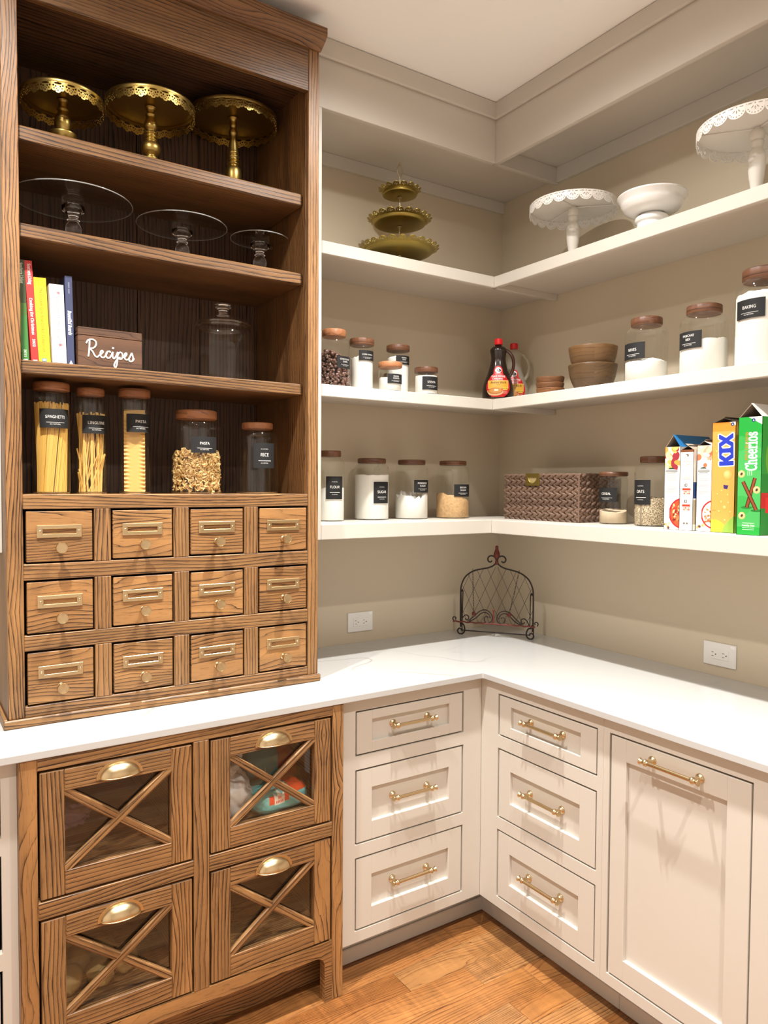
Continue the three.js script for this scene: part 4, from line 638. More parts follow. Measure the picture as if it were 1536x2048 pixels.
// ---------------------------------------------------------------- syrup, wooden boards and bowls
{ const t = thing('serving_board', 'round live-edge wooden board under the two syrup bottles', 'board', [-0.205, YB, 0.185]);
  const n = 60, pts = Array.from({ length: n }, (_, i) => { const a = i / n * 6.2832, r = 0.134 + 0.004 * noise(Math.cos(a) * 4 + 9, Math.sin(a) * 4); return new THREE.Vector2(Math.cos(a) * r, Math.sin(a) * r); });
  const g = flat(new THREE.ExtrudeGeometry(new THREE.Shape(pts), { depth: 0.009, bevelEnabled: true, bevelSize: 0.0025, bevelThickness: 0.0025, bevelSegments: 3 }).rotateX(-Math.PI / 2).translate(0, 0.0025, 0));
  part('slab', grain(g, 0), M.bowl, t);
  const bark = Array.from({ length: n + 1 }, (_, i) => { const a = i / n * 6.2832, r = 0.1365 + 0.004 * noise(Math.cos(a) * 4 + 9, Math.sin(a) * 4); return [Math.cos(a) * r, 0.007 + 0.001 * noise(i * 0.7, 3), Math.sin(a) * r]; });
  part('bark', tube(bark, 0.0052, 160, 7), std({ color: lin(0.1, 0.062, 0.038), roughness: 0.9 }), t); }
const syrupLabel = canvasTex(384, 512, (c, w, h) => {
  c.fillStyle = '#d8241f'; c.fillRect(0, 0, w, h); c.fillStyle = '#fff'; c.beginPath(); c.arc(w * 0.5, h * 0.15, w * 0.13, 0, 7); c.fill();
  c.fillStyle = '#2b2320'; c.beginPath(); c.ellipse(w * 0.53, h * 0.15, w * 0.085, w * 0.06, 0.3, 0, 7); c.fill(); c.fillStyle = '#e9e2d8'; c.beginPath(); c.arc(w * 0.5, h * 0.135, w * 0.035, 0, 7); c.fill(); c.fillRect(w * 0.42, h * 0.165, w * 0.14, h * 0.012);
  c.fillStyle = '#fff'; c.textAlign = 'center'; c.font = `${w * 0.05}px serif`; c.fillText('Since 1889', w * 0.5, h * 0.275);
  c.font = `bold ${w * 0.125}px serif`; c.fillText('Pearl Milling', w * 0.5, h * 0.37, w * 0.56); c.fillText('Company', w * 0.47, h * 0.45, w * 0.44);
  c.fillStyle = '#f0b53a'; c.fillRect(w * 0.1, h * 0.48, w * 0.8, h * 0.25); c.strokeStyle = '#fbe6b0'; c.lineWidth = 5; c.strokeRect(w * 0.1, h * 0.48, w * 0.8, h * 0.25);
  c.fillStyle = '#3c1d10'; c.font = `italic bold ${w * 0.12}px serif`; c.fillText('Butter Rich', w * 0.5, h * 0.575, w * 0.64); c.font = `${w * 0.05}px sans-serif`; c.fillText('SYRUP', w * 0.5, h * 0.63);
  for (const [x, y, rx, ry, col] of [[0.38, 0.84, 0.33, 0.12, '#e9c48e'], [0.38, 0.81, 0.3, 0.1, '#c8793a'], [0.4, 0.8, 0.25, 0.075, '#dd9a52']]) { c.fillStyle = col; c.beginPath(); c.ellipse(w * x, h * y, w * rx, h * ry, 0, 0, 7); c.fill(); }
  c.fillStyle = '#fff3cf'; c.fillRect(w * 0.34, h * 0.755, w * 0.16, h * 0.06); c.fillStyle = '#f3d44e'; c.fillRect(w * 0.68, h * 0.7, w * 0.2, h * 0.08); c.fillStyle = '#5a2313'; c.font = `bold ${w * 0.05}px sans-serif`; c.fillText('24 FL OZ', w * 0.78, h * 0.75); c.fillStyle = '#f7ead6'; for (let i = 0; i < 4; i++) c.fillRect(w * 0.7, h * (0.81 + i * 0.025), w * 0.17, 3);
});
function syrup(label, place, full) {
  const t = thing('syrup_bottle', label, 'syrup bottle', place, -0.72);
  // half widths by height; depth is 0.62 of the width
  const W = [[0.06, 0], [0.064, 0.006], [0.065, 0.02], [0.063, 0.05], [0.056, 0.08], [0.044, 0.113], [0.034, 0.146], [0.03, 0.172], [0.0315, 0.19], [0.0345, 0.205], [0.033, 0.212], [0.024, 0.221], [0.0145, 0.226], [0.0135, 0.232]];
  const body = lathe([[0, 0], ...smoothProfile(W, 60)], 48).scale(1, 1, 0.66);
  const dark = new THREE.MeshPhysicalMaterial({ color: lin(0.012, 0.005, 0.004), roughness: 0.18, clearcoat: 0.7, clearcoatRoughness: 0.15 });
  const clear = new THREE.MeshPhysicalMaterial({ color: lin(0.8, 0.76, 0.66), transmission: 0.72, thickness: 0, roughness: 0.3, ior: 1.45 });
  part('bottle', body, full ? dark : clear, t);
  part('handle', tube([[0.03, 0.208, 0], [0.043, 0.2, 0], [0.058, 0.178, 0], [0.0625, 0.15, 0], [0.0585, 0.124, 0], [0.05, 0.106, 0], [0.046, 0.1, 0]], 0.0068, 40, 10).scale(1, 1, 0.9), full ? new THREE.MeshPhysicalMaterial({ color: lin(0.05, 0.015, 0.008), roughness: 0.15, clearcoat: 0.7 }) : clear, t);
  if (!full) part('syrup', lathe([[0, 0.002], [0.058, 0.002], [0.0625, 0.01], [0.0625, 0.02], [0, 0.02]], 40).scale(1, 1, 0.64), dark, t);
  const red = std({ color: lin(0.72, 0.02, 0.025), roughness: 0.35 }), rib = []; rib.push(lathe([[0, 0.23], [0.0155, 0.23], [0.0158, 0.232], [0.0158, 0.252], [0.0145, 0.2545], [0, 0.2545]], 32));
  for (let i = 0; i < 30; i++) { const a = i / 30 * 6.2832; rib.push(new THREE.BoxGeometry(0.0014, 0.019, 0.0012).rotateY(a).translate(Math.sin(a) * 0.016, 0.2415, Math.cos(a) * 0.016)); }
  part('cap', merge(rib), red, t);
  const prof = (y) => { for (let i = 1; i < W.length; i++) if (y <= W[i][1]) return mix(W[i - 1][0], W[i][0], (y - W[i - 1][1]) / (W[i][1] - W[i - 1][1])); return 0.014; };
  const lw = (v) => v < 0.62 ? 0.0475 * Math.sqrt(clamp(1 - ((0.3 - v) / 0.34) ** 2 * (v < 0.3 ? 1 : 0.62))) : mix(0.0335, 0.019, sstep(0.62, 0.76, v)) * Math.sqrt(clamp(1 - ((v - 0.8) / 0.2) ** 2 * (v > 0.8 ? 1 : 0)));
  const pos = [], uv = [], idx = [], nu = 16, nv = 40, y0 = 0.012, y1 = 0.142;
  for (let j = 0; j <= nv; j++) for (let i = 0; i <= nu; i++) { const v = j / nv, u = i / nu * 2 - 1, y = mix(y0, y1, v), hw = Math.min(lw(v), prof(y) * 0.86), x = u * hw, R = prof(y), z = 0.66 * Math.sqrt(Math.max(0, R * R - x * x)) + 0.0007; pos.push(x, y, z); uv.push(0.5 + x / 0.1, v); }
  for (let j = 0; j < nv; j++) for (let i = 0; i < nu; i++) { const p = j * (nu + 1) + i, q = p + nu + 1; idx.push(p, p + 1, q, q, p + 1, q + 1); }
  const g = new THREE.BufferGeometry(); g.setAttribute('position', new THREE.Float32BufferAttribute(pos, 3)); g.setAttribute('uv', new THREE.Float32BufferAttribute(uv, 2)); g.setIndex(idx); g.computeVertexNormals();
  part('sticker', g, std({ map: syrupLabel, roughness: 0.4, side: THREE.DoubleSide }), t);
}
syrup('full dark syrup bottle with red cap, in front on the round board', [-0.207, YB + 0.0142, 0.215], true);
syrup('nearly empty clear syrup bottle with red cap, behind the dark one', [-0.086, YB + 0.0142, 0.178], false);
function woodBowl(name, label, pos, prof, mat, group, scale = 1) { return solo(name, grain(toCreasedNormals(lathe(smoothProfile(prof, 60), 48), 0.8), 0), mat, label, 'bowl', pos, 0, group); }
const bowlDark = std({ map: TX.bowl, color: lin(0.62, 0.6, 0.55), roughness: 0.42 });
const bowlP = [[0.0002, 0], [0.045, 0], [0.052, 0.004], [0.066, 0.022], [0.078, 0.05], [0.0845, 0.082], [0.0858, 0.096], [0.082, 0.097], [0.078, 0.08], [0.07, 0.05], [0.055, 0.02], [0.04, 0.011], [0.0002, 0.01]];
woodBowl('wooden_bowl', 'dark wooden salad bowl at the bottom of the nested pair', [-0.2, YB, 0.707], bowlP, bowlDark, 'nested wooden bowls');
woodBowl('wooden_bowl', 'lighter wooden salad bowl nested on top of the dark one', [-0.2, YB + 0.062, 0.707], bowlP.map(([r, y]) => [r * 0.985 + 0.001, y * 0.97 + 0.004]), std({ map: TX.bowl, color: lin(1, 0.92, 0.8), roughness: 0.42 }), 'nested wooden bowls');
['bottom one of the three stacked small wooden dishes', 'middle one of the three stacked small wooden dishes', 'topmost of the three stacked small wooden dishes'].forEach((l, i) => {
  const y = YB + i * 0.0215, wob = (g) => { const p = g.attributes.position; for (let k = 0; k < p.count; k++) { const a = Math.atan2(p.getZ(k), p.getX(k)), f = 1 + 0.05 * noise(Math.cos(a) * 2 + i * 5, Math.sin(a) * 2 + 3); p.setX(k, p.getX(k) * f); p.setZ(k, p.getZ(k) * f); p.setY(k, p.getY(k) * (1 + 0.1 * noise(Math.cos(a) * 1.5 + i * 9, Math.sin(a) * 1.5))); } g.computeVertexNormals(); return g; };
  const d = solo('wooden_dish', grain(wob(lathe(smoothProfile([[0.0002, 0.0005], [0.042, 0.0005], [0.047, 0.004], [0.05, 0.014], [0.0515, 0.0265], [0.049, 0.028], [0.045, 0.02], [0.036, 0.0165], [0.0002, 0.016]], 40), 40)), 0), std({ map: TX.bowl, color: lin(1.1, 0.78, 0.6), roughness: 0.6 }), l, 'dish', [-0.24 + 0.003 * i, y, 0.541 - 0.004 * i], i * 1.3, 'stacked small wooden dishes');
});

// ---------------------------------------------------------------- woven basket
{ const t = thing('woven_basket', 'brown braided rectangular basket with a brass plate in the shelf corner', 'basket', [-0.127, YC, 0.479], -0.01);
  const L = 0.4, Wd = 0.2, H = 0.176, rows = 7, rh = H / rows, r = rng(31);
  const mats = [[0.135, 0.078, 0.05], [0.17, 0.1, 0.066], [0.115, 0.064, 0.041]].map(([a, b, c]) => std({ color: lin(a, b, c), roughness: 0.6 }));
  part('liner', merge([cbox(-Wd / 2 + 0.006, Wd / 2 - 0.006, 0.002, 0.008, -L / 2 + 0.006, L / 2 - 0.006), cbox(-Wd / 2 + 0.006, -Wd / 2 + 0.01, 0.004, H - 0.004, -L / 2 + 0.006, L / 2 - 0.006), cbox(Wd / 2 - 0.01, Wd / 2 - 0.006, 0.004, H - 0.004, -L / 2 + 0.006, L / 2 - 0.006), cbox(-Wd / 2 + 0.006, Wd / 2 - 0.006, 0.004, H - 0.004, -L / 2 + 0.006, -L / 2 + 0.01), cbox(-Wd / 2 + 0.006, Wd / 2 - 0.006, 0.004, H - 0.004, L / 2 - 0.01, L / 2 - 0.006)]), std({ color: lin(0.05, 0.03, 0.02), roughness: 0.9 }), t);
  const leaf = new THREE.SphereGeometry(1, 9, 6); // one strand of the braid
  const side = (from, dir, out, len, row) => { const list = [], n = Math.round(len / 0.0305); for (let i = 0; i < n; i++) for (const s of [-1, 1]) { const g = leaf.clone(); g.scale(0.0205 + r() * 0.0025, 0.0082, 0.0085 + r() * 0.0015); g.rotateZ(s * (0.4 + r() * 0.16)); g.translate((i + 0.5 + (s > 0 ? 0.25 : -0.1)) * len / n * 0.985 + 0.001, row * rh + rh * (0.5 + s * 0.235) , s * 0.001 + (r() - 0.5) * 0.001); const b = new THREE.Matrix4().makeBasis(dir, V(0, 1, 0), out).setPosition(from); g.applyMatrix4(b); list.push(g); } return list; };
  for (let k = 0; k < rows; k++) part('braided_row', merge([...side(V(-Wd / 2 + 0.005, 0, -L / 2), V(0, 0, 1), V(-1, 0, 0), L, k), ...side(V(-Wd / 2, 0, L / 2 - 0.005), V(1, 0, 0), V(0, 0, 1), Wd, k), ...side(V(Wd / 2, 0, L / 2), V(0, 0, -1), V(1, 0, 0), 0, k)]), mats[k % 3], t);
  const rim = []; for (const [a, b] of [[[-1, -1], [-1, 1]], [[-1, 1], [1, 1]], [[1, 1], [1, -1]], [[1, -1], [-1, -1]]]) rim.push(rod([a[0] * (Wd / 2 - 0.003), H, a[1] * (L / 2 - 0.003)], [b[0] * (Wd / 2 - 0.003), H, b[1] * (L / 2 - 0.003)], 0.0042, 8));
  rim.push(rod([-Wd / 2, 0.002, L / 2], [-Wd / 2, H, L / 2], 0.0035, 8));
  part('rim', merge(rim), mats[1], t);
  const s = new THREE.Shape(); s.moveTo(-0.036, -0.02); s.lineTo(0.036, -0.02); s.lineTo(0.036, 0.026); s.lineTo(-0.036, 0.026); s.closePath(); const h = new THREE.Path(); h.moveTo(-0.024, 0.012); h.quadraticCurveTo(-0.018, -0.01, 0, -0.012); h.quadraticCurveTo(0.02, -0.008, 0.024, 0.012); h.closePath(); s.holes.push(h);
  const pl = new THREE.ExtrudeGeometry(s, { depth: 0.0015, bevelEnabled: true, bevelSize: 0.0006, bevelThickness: 0.0006, bevelSegments: 1 }).rotateY(-Math.PI / 2).translate(-Wd / 2 - 0.005, H - 0.021, -0.032);
  part('brass_plate', pl, M.tierGold, t); part('handle_hole', cbox(-Wd / 2 - 0.0042, -Wd / 2 - 0.003, H - 0.036, H - 0.006, -0.058, -0.006, 0.0005), std({ color: lin(0.32, 0.24, 0.1), roughness: 0.6 }), t); }

// ---------------------------------------------------------------- cereal boxes
const ball = (c, x, y, r, a = '#f2cf86', b = '#c98f3e') => { const g = c.createRadialGradient(x - r * 0.3, y - r * 0.35, r * 0.1, x, y, r); g.addColorStop(0, a); g.addColorStop(1, b); c.fillStyle = g; c.beginPath(); c.arc(x, y, r, 0, 7); c.fill(); };
function fruitSide(reds) { return (c, W, H) => {
  const r = rng(reds ? 3 : 8); fillR(c, '#f3efe8', 0, 0, W, H);
  for (let i = 0; i < 26; i++) { c.fillStyle = (reds ? ['#ef9a4a', '#f6c46a', '#f2b25a', '#9b2f3c', '#f7dca0'] : ['#ee8a68', '#f3a483', '#f8c9a8', '#e8714f', '#fbe3cf'])[Math.floor(r() * 5)]; c.beginPath(); c.ellipse(r() * W, r() * H * 0.25, W * (0.1 + r() * 0.2), W * (0.08 + r() * 0.16), r() * 3, 0, 7); c.fill(); }
  c.fillStyle = '#f3efe8'; c.beginPath(); c.ellipse(W * 0.45, H * 0.33, W * 0.62, H * 0.06, 0, 0, 7); c.fill(); fillR(c, '#f3efe8', 0, H * 0.31, W, H * 0.3);
  c.fillStyle = '#2c4a38'; c.beginPath(); c.ellipse(W * 0.43, H * 0.27, W * 0.2, H * 0.02, 0, Math.PI, 0); c.fill(); fillR(c, '#2f2c28', W * 0.08, H * 0.285, W * 0.74, H * 0.02); fillR(c, '#efe9dd', W * 0.1, H * 0.291, W * 0.7, H * 0.006); fillR(c, '#2f2c28', W * 0.16, H * 0.312, W * 0.58, H * 0.006);
  for (let i = 0; i < 12; i++) { const w2 = 0.6 + r() * 0.15; fillR(c, '#8f8a80', W * 0.46 - W * w2 / 2, H * (0.345 + i * 0.019), W * w2, H * 0.0045); }
  c.fillStyle = '#b8232c'; c.beginPath(); c.arc(W * 1.18, H * 0.8, W * 0.86, 0, 7); c.fill(); c.fillStyle = reds ? '#c9532f' : '#f0e0cf'; c.beginPath(); c.arc(W * 1.2, H * 0.8, W * 0.78, 0, 7); c.fill();
  for (let i = 0; i < 40; i++) { c.fillStyle = reds ? ['#e0834a', '#b2402a', '#f1c28e', '#7d2a22'][i % 4] : ['#c98a5e', '#f4ead9', '#a8613a', '#e9c6a2'][i % 4]; c.beginPath(); c.ellipse(W * (0.6 + r() * 0.5), H * (0.7 + r() * 0.2), W * 0.09, W * 0.06, r() * 3, 0, 7); if (Math.hypot(0, 0) < 1) c.fill(); }
  fillR(c, '#f3efe8', 0, H * 0.62, W * 0.36, H * 0.38); for (let i = 0; i < 7; i++) { c.fillStyle = ['#d8b27a', '#c79a5a', '#5d3a2e', '#d0a96a'][i % 4]; c.beginPath(); c.arc(W * (0.08 + r() * 0.5), H * (0.92 + r() * 0.06), W * 0.075, 0, 7); c.fill(); }
}; }
function carton(o) { // narrow side to the room (-x), wide face to +z
  const { x, z, w, h, d, label, side, face, color, turn = 0, flaps } = o;
  const t = thing('cereal_box', label, 'cereal box', [x, YC, z], turn, 'cereal boxes on the lowest shelf');
  const H = 1024, plain = std({ color: new THREE.Color(color), roughness: 0.4 }), ms = std({ map: canvasTex(Math.round(H * w / h), H, side), roughness: 0.4 }), mf = std({ map: canvasTex(Math.round(H * d / h * 0.5), H / 2, face), roughness: 0.4 });
  const th = 0.0012;
  part('narrow_side', new THREE.BoxGeometry(th, h, w), [plain, ms, M.card, M.card, plain, plain], t).geometry.translate(th / 2, h / 2, w / 2);
  part('front_panel', new THREE.BoxGeometry(d, h, th), [plain, plain, M.card, M.card, mf, M.card], t).geometry.translate(d / 2, h / 2, w - th / 2);
  part('back_panel', new THREE.BoxGeometry(d, h, th), [plain, plain, M.card, M.card, M.card, plain], t).geometry.translate(d / 2, h / 2, th / 2);
  part('narrow_side', new THREE.BoxGeometry(th, h, w), [plain, M.card, M.card, M.card, plain, plain], t).geometry.translate(d - th / 2, h / 2, w / 2);
  part('bottom_panel', new THREE.BoxGeometry(d, th, w), M.card, t).geometry.translate(d / 2, th / 2, w / 2);
  flaps(t, w, h, d, plain);
}
// a flap hinged along the top of a wide panel, leaning inwards by ang
function flap(t, z, len, ang, h, d, mat, x0 = 0.002, name = 'top_flap') { const g = new THREE.BoxGeometry(d - 2 * x0, len, 0.001).translate((d) / 2, len / 2, 0); g.rotateX(ang); g.translate(0, h, z); return part(name, g, mat, t); }
function endFlap(t, w, h, ang, mat, len = 0.045) { const g = new THREE.BoxGeometry(0.001, len, w - 0.004).translate(0, len / 2, w / 2); g.rotateZ(ang); g.translate(0.001, h, 0); return part('end_flap', g, mat, t); }
const blue = std({ color: lin(0.02, 0.2, 0.5), roughness: 0.4 }), grey = std({ color: lin(0.16, 0.14, 0.12), roughness: 0.5 });
carton({ x: -0.275, z: 1.067, w: 0.055, h: 0.257, d: 0.19, color: '#e9e3d8', label: 'white cereal box with orange fruit and open top, beside the oats jar', side: fruitSide(true), face: (c, W, H) => fillR(c, '#f0ece4', 0, 0, W, H), flaps: (t, w, h, d, m) => { flap(t, 0.002, 0.045, 0.62, h, d, M.card); flap(t, w - 0.002, 0.046, -0.6, h, d, blue); } });
carton({ x: -0.284, z: 1.128, w: 0.046, h: 0.246, d: 0.18, color: '#e4ded0', label: 'plain off-white oatmeal cereal box between the two fruit boxes', side: (c, W, H) => {
  fillR(c, '#f0ece3', 0, 0, W, H); fillR(c, '#7a4a30', 0, 0, W, H * 0.03); c.fillStyle = '#4a4038'; c.textAlign = 'center'; c.fillRect(W * 0.4, H * 0.055, W * 0.22, H * 0.03); c.fillStyle = '#f0ece3'; c.beginPath(); c.arc(W * 0.46, H * 0.075, W * 0.06, 0, 7); c.fill(); c.fillStyle = '#4a4038'; c.font = `${W * 0.1}px sans-serif`; c.fillText('QUAKER', W * 0.52, H * 0.112);
  c.font = `${W * 0.17}px sans-serif`; c.fillText('OATMEAL', W * 0.52, H * 0.158, W * 0.8); c.fillText('SQUARES', W * 0.52, H * 0.195, W * 0.8);
  for (const y of [0.34, 0.36]) fillR(c, '#8d7a66', W * 0.2, H * y, W * 0.6, H * 0.006);
  for (const y of [0.42, 0.62]) { fillR(c, '#4a4038', W * 0.36, H * y, W * 0.2, H * 0.035); fillR(c, '#f0ece3', W * 0.42, H * (y + 0.006), W * 0.1, H * 0.02); fillR(c, '#c4412f', W * 0.2, H * (y + 0.055), W * 0.6, H * 0.028); for (let i = 0; i < 8; i++) { c.fillStyle = ['#d98a6a', '#b94a34', '#e7b79a'][i % 3]; c.fillRect(W * (0.3 + (i % 4) * 0.12), H * (y + 0.09 + Math.floor(i / 4) * 0.022), W * 0.1, H * 0.018); } }
  c.fillStyle = '#6d6358'; c.fillRect(W * 0.3, H * 0.9, W * 0.14, H * 0.022); c.fillRect(W * 0.52, H * 0.9, W * 0.14, H * 0.022); for (const y of [0.935, 0.95, 0.965]) fillR(c, '#b9b0a2', W * 0.25, H * y, W * 0.5, H * 0.005);
}, face: (c, W, H) => { fillR(c, '#efe9de', 0, 0, W, H); fillR(c, '#1f3f78', 0, H * 0.4, W, H * 0.2); fillR(c, '#b9a98c', 0, H * 0.62, W, H * 0.3); }, flaps: (t, w, h, d, m) => { flap(t, 0.002, 0.03, 1.1, h, d, grey); flap(t, w - 0.002, 0.034, -1.0, h, d, M.card); } });
carton({ x: -0.272, z: 1.177, w: 0.05, h: 0.257, d: 0.19, color: '#efe6dc', label: 'white cereal box with salmon fruit print, left of the tall orange box', side: fruitSide(false), face: (c, W, H) => fillR(c, '#f0ece4', 0, 0, W, H), flaps: (t, w, h, d, m) => { flap(t, 0.002, 0.032, 0.95, h, d, grey); flap(t, w - 0.002, 0.03, -1.1, h, d, m); } });
carton({ x: -0.28, z: 1.2305, w: 0.073, h: 0.321, d: 0.2, color: '#ee9a44', label: 'tall orange cereal box with blue lettering', side: (c, W, H) => {
  fillR(c, '#f0a050', 0, 0, W, H); fillR(c, '#e58a30', 0, 0, W, H * 0.08); c.fillStyle = '#f4efe6'; c.beginPath(); c.moveTo(W * 0.72, 0); c.lineTo(W, H * 0.035); c.lineTo(W, 0); c.fill(); c.fillStyle = '#22346e'; c.beginPath(); c.arc(W * 0.86, H * 0.022, W * 0.07, 0, 7); c.fill(); c.fillStyle = '#fff'; c.font = `bold ${W * 0.08}px sans-serif`; c.textAlign = 'center'; c.fillText('G', W * 0.86, H * 0.03);
  c.save(); c.translate(W * 0.62, H * 0.255); c.rotate(-Math.PI / 2 - 0.03); c.textAlign = 'center'; c.textBaseline = 'middle'; c.font = `bold ${W * 0.78}px sans-serif`; c.lineJoin = 'round'; c.lineWidth = W * 0.15; c.strokeStyle = '#f7e6cf'; c.strokeText('KIX', 0, 0, H * 0.29); c.lineWidth = W * 0.06; c.strokeStyle = '#2339b5'; c.strokeText('KIX', 0, 0, H * 0.29); c.fillStyle = '#2339b5'; c.fillText('KIX', 0, 0, H * 0.29); c.restore();
  ball(c, W * 0.22, H * 0.26, W * 0.075); ball(c, W * 0.7, H * 0.475, W * 0.22, '#f3d18b', '#c99748'); c.strokeStyle = '#d9a86a'; c.lineWidth = 2; for (const x of [0.55, 0.62, 0.7, 0.78]) { c.beginPath(); c.moveTo(W * x, H * 0.525); c.lineTo(W * (0.6 + (x - 0.66) * 0.4), H * 0.565); c.stroke(); } c.fillStyle = '#3a2a66'; c.beginPath(); c.moveTo(W * 0.52, H * 0.565); c.lineTo(W * 0.74, H * 0.57); c.lineTo(W * 0.69, H * 0.605); c.lineTo(W * 0.54, H * 0.6); c.fill();
  for (const [x, y, r] of [[0.45, 0.62, 0.055], [0.28, 0.65, 0.055], [0.72, 0.655, 0.06], [0.45, 0.72, 0.065], [0.75, 0.725, 0.055], [0.6, 0.77, 0.11], [0.36, 0.805, 0.065], [0.84, 0.81, 0.06], [0.62, 0.885, 0.07]]) ball(c, W * x, H * y, W * r);
  c.fillStyle = '#b3bf3c'; c.beginPath(); c.moveTo(0, H * 0.885); c.quadraticCurveTo(W * 0.35, H * 0.87, W * 0.6, H * 0.93); c.lineTo(W * 0.5, H); c.lineTo(0, H); c.fill(); c.fillStyle = '#8db04a'; c.beginPath(); c.moveTo(W * 0.5, H); c.quadraticCurveTo(W * 0.6, H * 0.9, W, H * 0.845); c.lineTo(W, H); c.fill(); fillR(c, '#c8823e', W * 0.06, H * 0.795, W * 0.15, H * 0.008);
}, face: (c, W, H) => { fillR(c, '#f0a050', 0, 0, W, H); fillR(c, '#8db04a', 0, H * 0.85, W, H * 0.15); }, flaps: (t, w, h, d, m) => { flap(t, 0.002, 0.04, 1.15, h, d, M.card); flap(t, w - 0.002, 0.038, -1.25, h, d, grey); } });
carton({ x: -0.32, z: 1.3355, w: 0.0685, h: 0.327, d: 0.2, color: '#1f9a3c', label: 'tall green cereal box with white lettering, rightmost of the row', side: (c, W, H) => {
  const g = c.createLinearGradient(0, 0, 0, H); fillR(c, '#45ab57', 0, 0, W, H); fillR(c, '#1b9a37', 0, 0, W, H * 0.17); c.fillStyle = '#36a349'; for (const [x, y, r] of [[0.1, 0.22, 0.3], [0.9, 0.4, 0.25], [0.2, 0.75, 0.4], [0.85, 0.2, 0.3]]) { c.beginPath(); c.arc(W * x, H * y, W * r, 0, 7); c.fill(); } fillR(c, '#1d9e3a', 0, H * 0.93, W, H * 0.07);
  c.fillStyle = '#ece9e2'; c.beginPath(); c.moveTo(W * 0.42, 0); c.lineTo(W, H * 0.07); c.lineTo(W, 0); c.fill(); c.fillStyle = '#22346e'; c.beginPath(); c.arc(W * 0.63, H * 0.028, W * 0.075, 0, 7); c.fill(); c.fillStyle = '#fff'; c.font = `bold ${W * 0.08}px sans-serif`; c.textAlign = 'center'; c.fillText('G', W * 0.63, H * 0.036); for (const y of [0.012, 0.02, 0.028]) fillR(c, '#9a968e', W * 0.76, H * y, W * 0.2, H * 0.003);
  c.save(); c.translate(W * 0.58, H * 0.29); c.rotate(-Math.PI / 2); c.textAlign = 'center'; c.textBaseline = 'middle'; c.font = `${W * 0.62}px serif`; c.fillStyle = '#fff'; c.strokeStyle = '#fff'; c.lineWidth = W * 0.035; c.fillText('Cheerios', 0, 0, H * 0.33); c.strokeText('Cheerios', 0, 0, H * 0.33); c.restore();
  c.save(); c.translate(W * 0.36, H * 0.245); c.rotate(-Math.PI / 2); c.textAlign = 'center'; c.textBaseline = 'middle'; c.font = `bold ${W * 0.17}px sans-serif`; c.fillStyle = '#b9742c'; c.fillText('APPLE CINNAMON', 0, 0, H * 0.24); c.restore();
  c.strokeStyle = '#a8d8a8'; for (const x of [0.42, 0.5, 0.58]) fillR(c, '#a8d8a8', W * x, H * 0.455, W * 0.03, H * 0.04);
  const stick = (x0, y0, x1, y1) => { c.lineCap = 'butt'; c.strokeStyle = '#3f1c0e'; c.lineWidth = W * 0.16; c.beginPath(); c.moveTo(W * x0, H * y0); c.lineTo(W * x1, H * y1); c.stroke(); c.strokeStyle = '#8a4626'; c.lineWidth = W * 0.09; c.beginPath(); c.moveTo(W * x0, H * y0); c.lineTo(W * x1, H * y1); c.stroke(); };
  c.fillStyle = '#1f7a30'; c.beginPath(); c.ellipse(W * 0.42, H * 0.765, W * 0.26, H * 0.012, 0, 0, 7); c.ellipse(W * 0.82, H * 0.79, W * 0.24, H * 0.012, 0, 0, 7); c.fill(); stick(0.74, 0.515, 0.42, 0.765); stick(0.24, 0.545, 0.82, 0.785);
  for (const [x, y] of [[0.17, 0.48], [0.82, 0.615], [0.22, 0.835]]) { ball(c, W * x, H * y, W * 0.15, '#f3e0b0', '#cda868'); c.fillStyle = '#4a2f1c'; c.beginPath(); c.ellipse(W * x, H * y, W * 0.05, W * 0.065, 0.5, 0, 7); c.fill(); }
  c.fillStyle = '#e9f3e4'; c.textAlign = 'center'; c.font = `bold ${W * 0.1}px sans-serif`; c.fillText('Family Size', W * 0.5, H * 0.925, W * 0.7); for (const y of [0.895, 0.935, 0.95]) fillR(c, '#d5ead0', W * 0.25, H * y, W * 0.5, H * 0.004);
}, face: (c, W, H) => { fillR(c, '#2a9a3a', 0, 0, W, H); c.fillStyle = '#6fae2e'; c.beginPath(); c.arc(W * 0.5, H * 0.35, W * 0.4, 0, 7); c.fill(); c.fillStyle = '#f3f0e6'; c.beginPath(); c.arc(W * 0.85, H * 0.35, W * 0.5, 0, 7); c.fill(); fillR(c, '#1f8a34', 0, H * 0.48, W, H * 0.52); fillR(c, '#c81f24', 0, H * 0.64, W * 0.5, H * 0.13); fillR(c, '#e32a2c', W * 0.12, H * 0.68, W * 0.4, H * 0.13); c.fillStyle = '#fff'; c.font = `bold ${W * 0.12}px sans-serif`; c.fillText('LOW', W * 0.2, H * 0.765); }, flaps: (t, w, h, d, m) => { flap(t, 0.002, 0.05, 0.75, h, d, M.card); flap(t, w - 0.002, 0.05, -0.7, h, d, std({ color: lin(0.75, 0.74, 0.72), roughness: 0.4 })); } });

